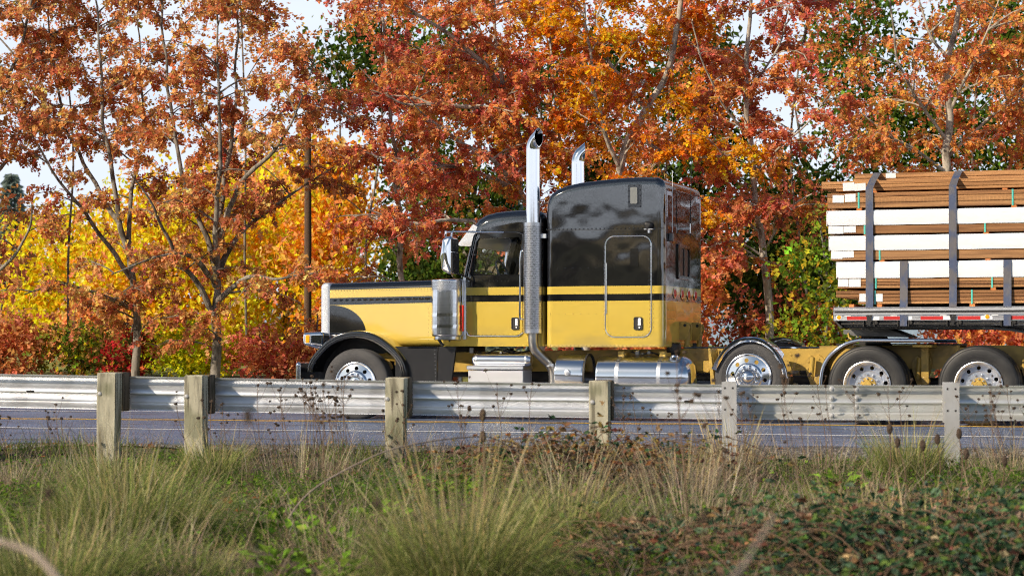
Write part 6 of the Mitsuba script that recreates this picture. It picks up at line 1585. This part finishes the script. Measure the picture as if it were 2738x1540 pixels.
def bramble(label, x, y, rx, ry, h, n_cane, n_leaf, seed, cols, dead=0.15):
    """Arching canes under a cover of three part leaves."""
    rng = np.random.default_rng(seed)
    key, q = 'bramble', 0
    while key in labels:
        q += 1
        key = f'bramble_{q:03d}'
    tag(key, label, 'bramble', 'bramble thickets on the verge')
    a = rng.uniform(0, 6.283, n_cane)
    bx_, by_ = x + rx * rng.normal(0, 0.45, n_cane), y + ry * rng.normal(0, 0.45, n_cane)
    s = np.linspace(0, 1, 9)[None]
    L = rng.uniform(0.6, 1.5, n_cane)[:, None]
    hh = h * rng.uniform(0.35, 1.6, n_cane)[:, None]
    px, py = bx_[:, None] + np.cos(a)[:, None] * L * s, by_[:, None] + np.sin(a)[:, None] * L * s
    pz = ground_z(px, py) + hh * np.sin(np.clip(s * 2.6, 0, 3.0)) * (1 - 0.25 * s) + 0.02
    P = np.stack([px, py, pz], -1)
    put(key + '__canes', sticks(P, np.broadcast_to(np.linspace(0.0045, 0.002, 9), (n_cane, 9)), 4), 'stem_dry', True)
    tag(key + '__canes', kind='stuff')
    ci, u = rng.integers(0, n_cane, n_leaf), rng.uniform(0.08, 1, n_leaf) * 7.99
    k = u.astype(int)
    w = (u - k)[:, None]
    o = P[ci, k] * (1 - w) + P[ci, k + 1] * w + rng.normal(0, 0.05, (n_leaf, 3))
    ti = np.repeat(np.arange(n_leaf), 3)
    d = rng.normal(size=(n_leaf, 3)) * [1, 1, 0.35] + [0, -0.2, -0.1]
    ang = np.tile([-0.9, 0, 0.9], n_leaf)
    dd = d[ti]
    d3 = np.stack([dd[:, 0] * np.cos(ang) - dd[:, 1] * np.sin(ang), dd[:, 0] * np.sin(ang) + dd[:, 1] * np.cos(ang), dd[:, 2]], -1)
    col = pick(cols, n_leaf, rng)
    br = rng.random(n_leaf) < dead
    col[br] = pick([(0.22, 0.13, 0.07), (0.14, 0.065, 0.045), (0.30, 0.21, 0.13)], br.sum(), rng)
    m, c = leaves(o[ti] + rng.normal(0, 0.006, (n_leaf * 3, 3)), d3, np.repeat(rng.uniform(0.028, 0.070, n_leaf), 3), col[ti], rng, 'oval', 0.5)
    m2, c2 = m, c
    put(key + '__leaves', m2, 'glossy_leaf', color=c2)
    tag(key + '__leaves', kind='stuff')


BRG = [(0.030, 0.062, 0.034), (0.050, 0.105, 0.050), (0.07, 0.135, 0.065), (0.095, 0.145, 0.10), (0.10, 0.155, 0.04)]
bramble('dark green bramble thicket filling the bottom right corner', -1.42, 12.2, 0.85, 0.85, 0.32, 190, 3600, 301, BRG, 0.16)
bramble('green bramble patch on the slope below the rightmost steel post', -1.60, 14.6, 0.6, 0.6, 0.24, 60, 700, 302, BRG, 0.25)
bramble('brown leaved bramble mound in front of the rightmost wooden post', -4.83, 16.3, 0.50, 0.5, 0.30, 90, 1000, 303, BRG[:2] + [(0.20, 0.15, 0.05), (0.24, 0.11, 0.04)], 0.40)
bramble('sparse withered bramble low in the middle right foreground', -3.3, 12.6, 0.6, 0.6, 0.20, 60, 500, 304, BRG, 0.5)

# dry weeds with dark seed heads standing in front of the rail
rng = np.random.default_rng(400)
spots, zone = [], []
for zi, (x0, x1, n_, back) in enumerate(((-10.9, -10.0, 9, 0.9), (-8.9, -7.3, 15, 1.0), (-8.2, -7.5, 6, 0.75), (-7.0, -5.6, 6, 1.1), (-5.2, -4.5, 4, 1.0), (-4.1, -2.5, 9, 1.2), (-2.2, -1.4, 8, 0.9))):
    for i in range(n_):
        x = rng.uniform(x0, x1)
        spots.append((x, float(rail_at(np.array([x]))[0][1]) - back + rng.normal(0, 0.15)))
        zone.append(zi)
for q_ in ((-2.95, 11.9), (-2.82, 12.3), (-2.62, 12.1), (-3.1, 12.5), (-2.4, 12.6), (-5.4, 12.4)):
    spots.append(q_)
    zone.append(7)


def weed(x, y, h, rng):
    base = np.array([x, y, float(ground_z(x, y)) - 0.02])
    lean = rng.normal(0, 0.05, 2)
    main = base + np.stack([np.array([lean[0] * s + 0.02 * math.sin(5 * s), lean[1] * s, h * s]) for s in np.linspace(0, 1, 7)])
    P, heads = [main], [main[-1]]
    for k in range(rng.integers(3, 7)):
        s = rng.uniform(0.45, 0.92)
        o, _ = along(main, np.array([s]))
        a, ln = rng.uniform(0, 6.283), rng.uniform(0.07, 0.20)
        d = np.array([math.cos(a), math.sin(a), 0])
        q = np.linspace(0, 1, 7)[:, None]
        br = o + d * q * ln * 0.7 + np.array([0, 0, 1]) * (q ** 1.4) * ln
        P.append(br)
        heads.append(br[-1])
    stem = sticks(np.array(P), np.concatenate([np.linspace(0.0035, 0.002, 7)[None], np.broadcast_to(np.linspace(0.002, 0.0012, 7), (len(P) - 1, 7))]), 4)
    hm = []
    for p in heads:
        g = trimesh.creation.icosphere(subdivisions=1, radius=1.0)
        g.vertices = g.vertices * (np.array([1, 1, 0.8]) * rng.uniform(0.010, 0.018)) * rng.uniform(0.45, 1.35, (len(g.vertices), 1)) + p + [0, 0, 0.008]
        hm.append(g)
    return stem, hm


NEAR = [(-2.13, 4.48, 0.88, 'left of the third post'), (-1.22, 5.10, 0.63, 'right of centre'), (-2.07, 5.11, 0.64, 'left of the grass fountain'), (-2.85, 4.83, 0.67, 'over the leftmost tuft')]
for i, (x, y, h, where) in enumerate(NEAR):
    k = f'blurred_weed_{i:03d}' if i else 'blurred_weed'
    z0 = float(ground_z(x, y))
    put(k + '__stem', tube(curve([(x + 0.05, y, z0 - 0.02), (x + 0.02, y, (z0 + h) / 2), (x, y, h)], 5), np.linspace(0.003, 0.0015, 11), 5), 'stem_dry', True)
    g = trimesh.creation.icosphere(subdivisions=2, radius=1.0)
    g.vertices = g.vertices * np.array([0.010, 0.010, 0.014]) * rng.uniform(0.7, 1.25, (len(g.vertices), 1)) + [x, y, h]
    put(k + '__seed_head', g, 'seed_dark')
    tag(k, f'blurred dark seed head close to the camera, {where}', 'weed')
for i, (x, y) in enumerate(spots):
    k = f'dry_weed_{i:03d}' if i else 'dry_weed'
    stem, hm = weed(x, y, rng.uniform(0.45, 0.88) if zone[i] < 7 else rng.uniform(1.05, 1.4), rng)
    put(k + '__stem', stem, 'stem_dry', True)
    for g in hm:
        put(k + '__seed_head', g, 'seed_dark')
    where = ['left of the first wooden post', 'between the second and third wooden posts', 'just left of the third wooden post', 'between the third and fourth wooden posts', 'by the fourth wooden post', 'between the two steel posts', 'right of the rightmost steel post', 'tall and close in front of the tanks'][zone[i]]
    tag(k, f'thin dry weed with dark seed heads, {where}', 'weed', f'dry weeds {where}')

# teasels: stout oval heads
TEASELS = [(-2.55, 16.55, 0.43, 'tallest'), (-2.41, 16.70, 0.32, ''), (-2.27, 16.54, 0.31, ''), (-2.19, 16.77, 0.35, ''), (-2.02, 16.83, 0.39, ''), (-2.02, 16.62, 0.25, ''), (-4.63, 13.21, 0.61, ''), (-4.95, 14.16, 0.43, ''), (-1.70, 16.2, 0.22, '')]
TLAB = ['leftmost teasel head of the cluster beside the rightmost steel post', 'second teasel from the left beside the rightmost steel post', 'low teasel in the middle of the cluster beside the rightmost steel post', 'teasel just left of the two touching the rightmost steel post', 'high teasel close against the rightmost steel post', 'low teasel close against the rightmost steel post', 'teasel standing high against the rail over the big grass fountain', 'teasel on the brambles just right of the big grass fountain', 'teasel right of the rightmost steel post']
for i, (x, y, h, _) in enumerate(TEASELS):
    h = h - float(ground_z(x, y))
    r_ = np.random.default_rng(500 + i)
    k = f'teasel_{i:03d}' if i else 'teasel'
    z0 = float(ground_z(x, y))
    e = np.array([x + r_.normal(0, 0.06), y + r_.normal(0, 0.04), z0 + h - 0.03])
    put(k + '__stem', tube(curve([(x, y, z0 - 0.02), (x * 0.5 + e[0] * 0.5 + 0.02, y, z0 + h * 0.5), e], 5), np.linspace(0.005, 0.003, 11), 6), 'stem_dry', True)
    g = trimesh.creation.icosphere(subdivisions=2, radius=1.0)
    g.vertices = g.vertices * np.array([0.021, 0.021, 0.040]) * r_.uniform(0.85, 1.15, (len(g.vertices), 1)) + e + [0, 0, 0.03]
    put(k + '__seed_head', g, 'seed_dark')
    tag(k, TLAB[i], 'teasel', 'teasels on the verge')

# bare arching cane, loose sticks
put('bent_cane', tube(curve([(-6.25, 13.6, float(ground_z(-6.25, 13.6))), (-6.08, 13.78, 0.05), (-5.71, 14.12, 0.30), (-5.48, 14.51, 0.375), (-5.31, 14.88, 0.395), (-5.21, 15.13, 0.38), (-5.05, 15.4, 0.24)], 6), np.linspace(0.007, 0.004, 37), 7), 'twig_grey', True)
tag('bent_cane', 'bare pinkish grey cane arching across the verge before the third post', 'branch')
put('fallen_branch', tube(curve([(-1.09, 4.05, 0.00), (-0.975, 4.15, 0.50), (-0.94, 4.29, 0.605), (-0.90, 4.37, 0.69)], 6), np.linspace(0.008, 0.003, 19), 8), 'twig_grey', True)
tag('fallen_branch', 'blurred grey stick slanting up close to the camera, right of centre', 'branch')
put('fallen_branch_001', tube(curve([(-2.85, 4.45, 0.63), (-2.65, 4.28, 0.60), (-2.48, 4.17, 0.575), (-2.25, 4.00, 0.45)], 6), np.linspace(0.006, 0.009, 19), 8), 'twig_grey', True)
tag('fallen_branch_001', 'blurred grey stick slanting down close to the camera at the lower left', 'branch')
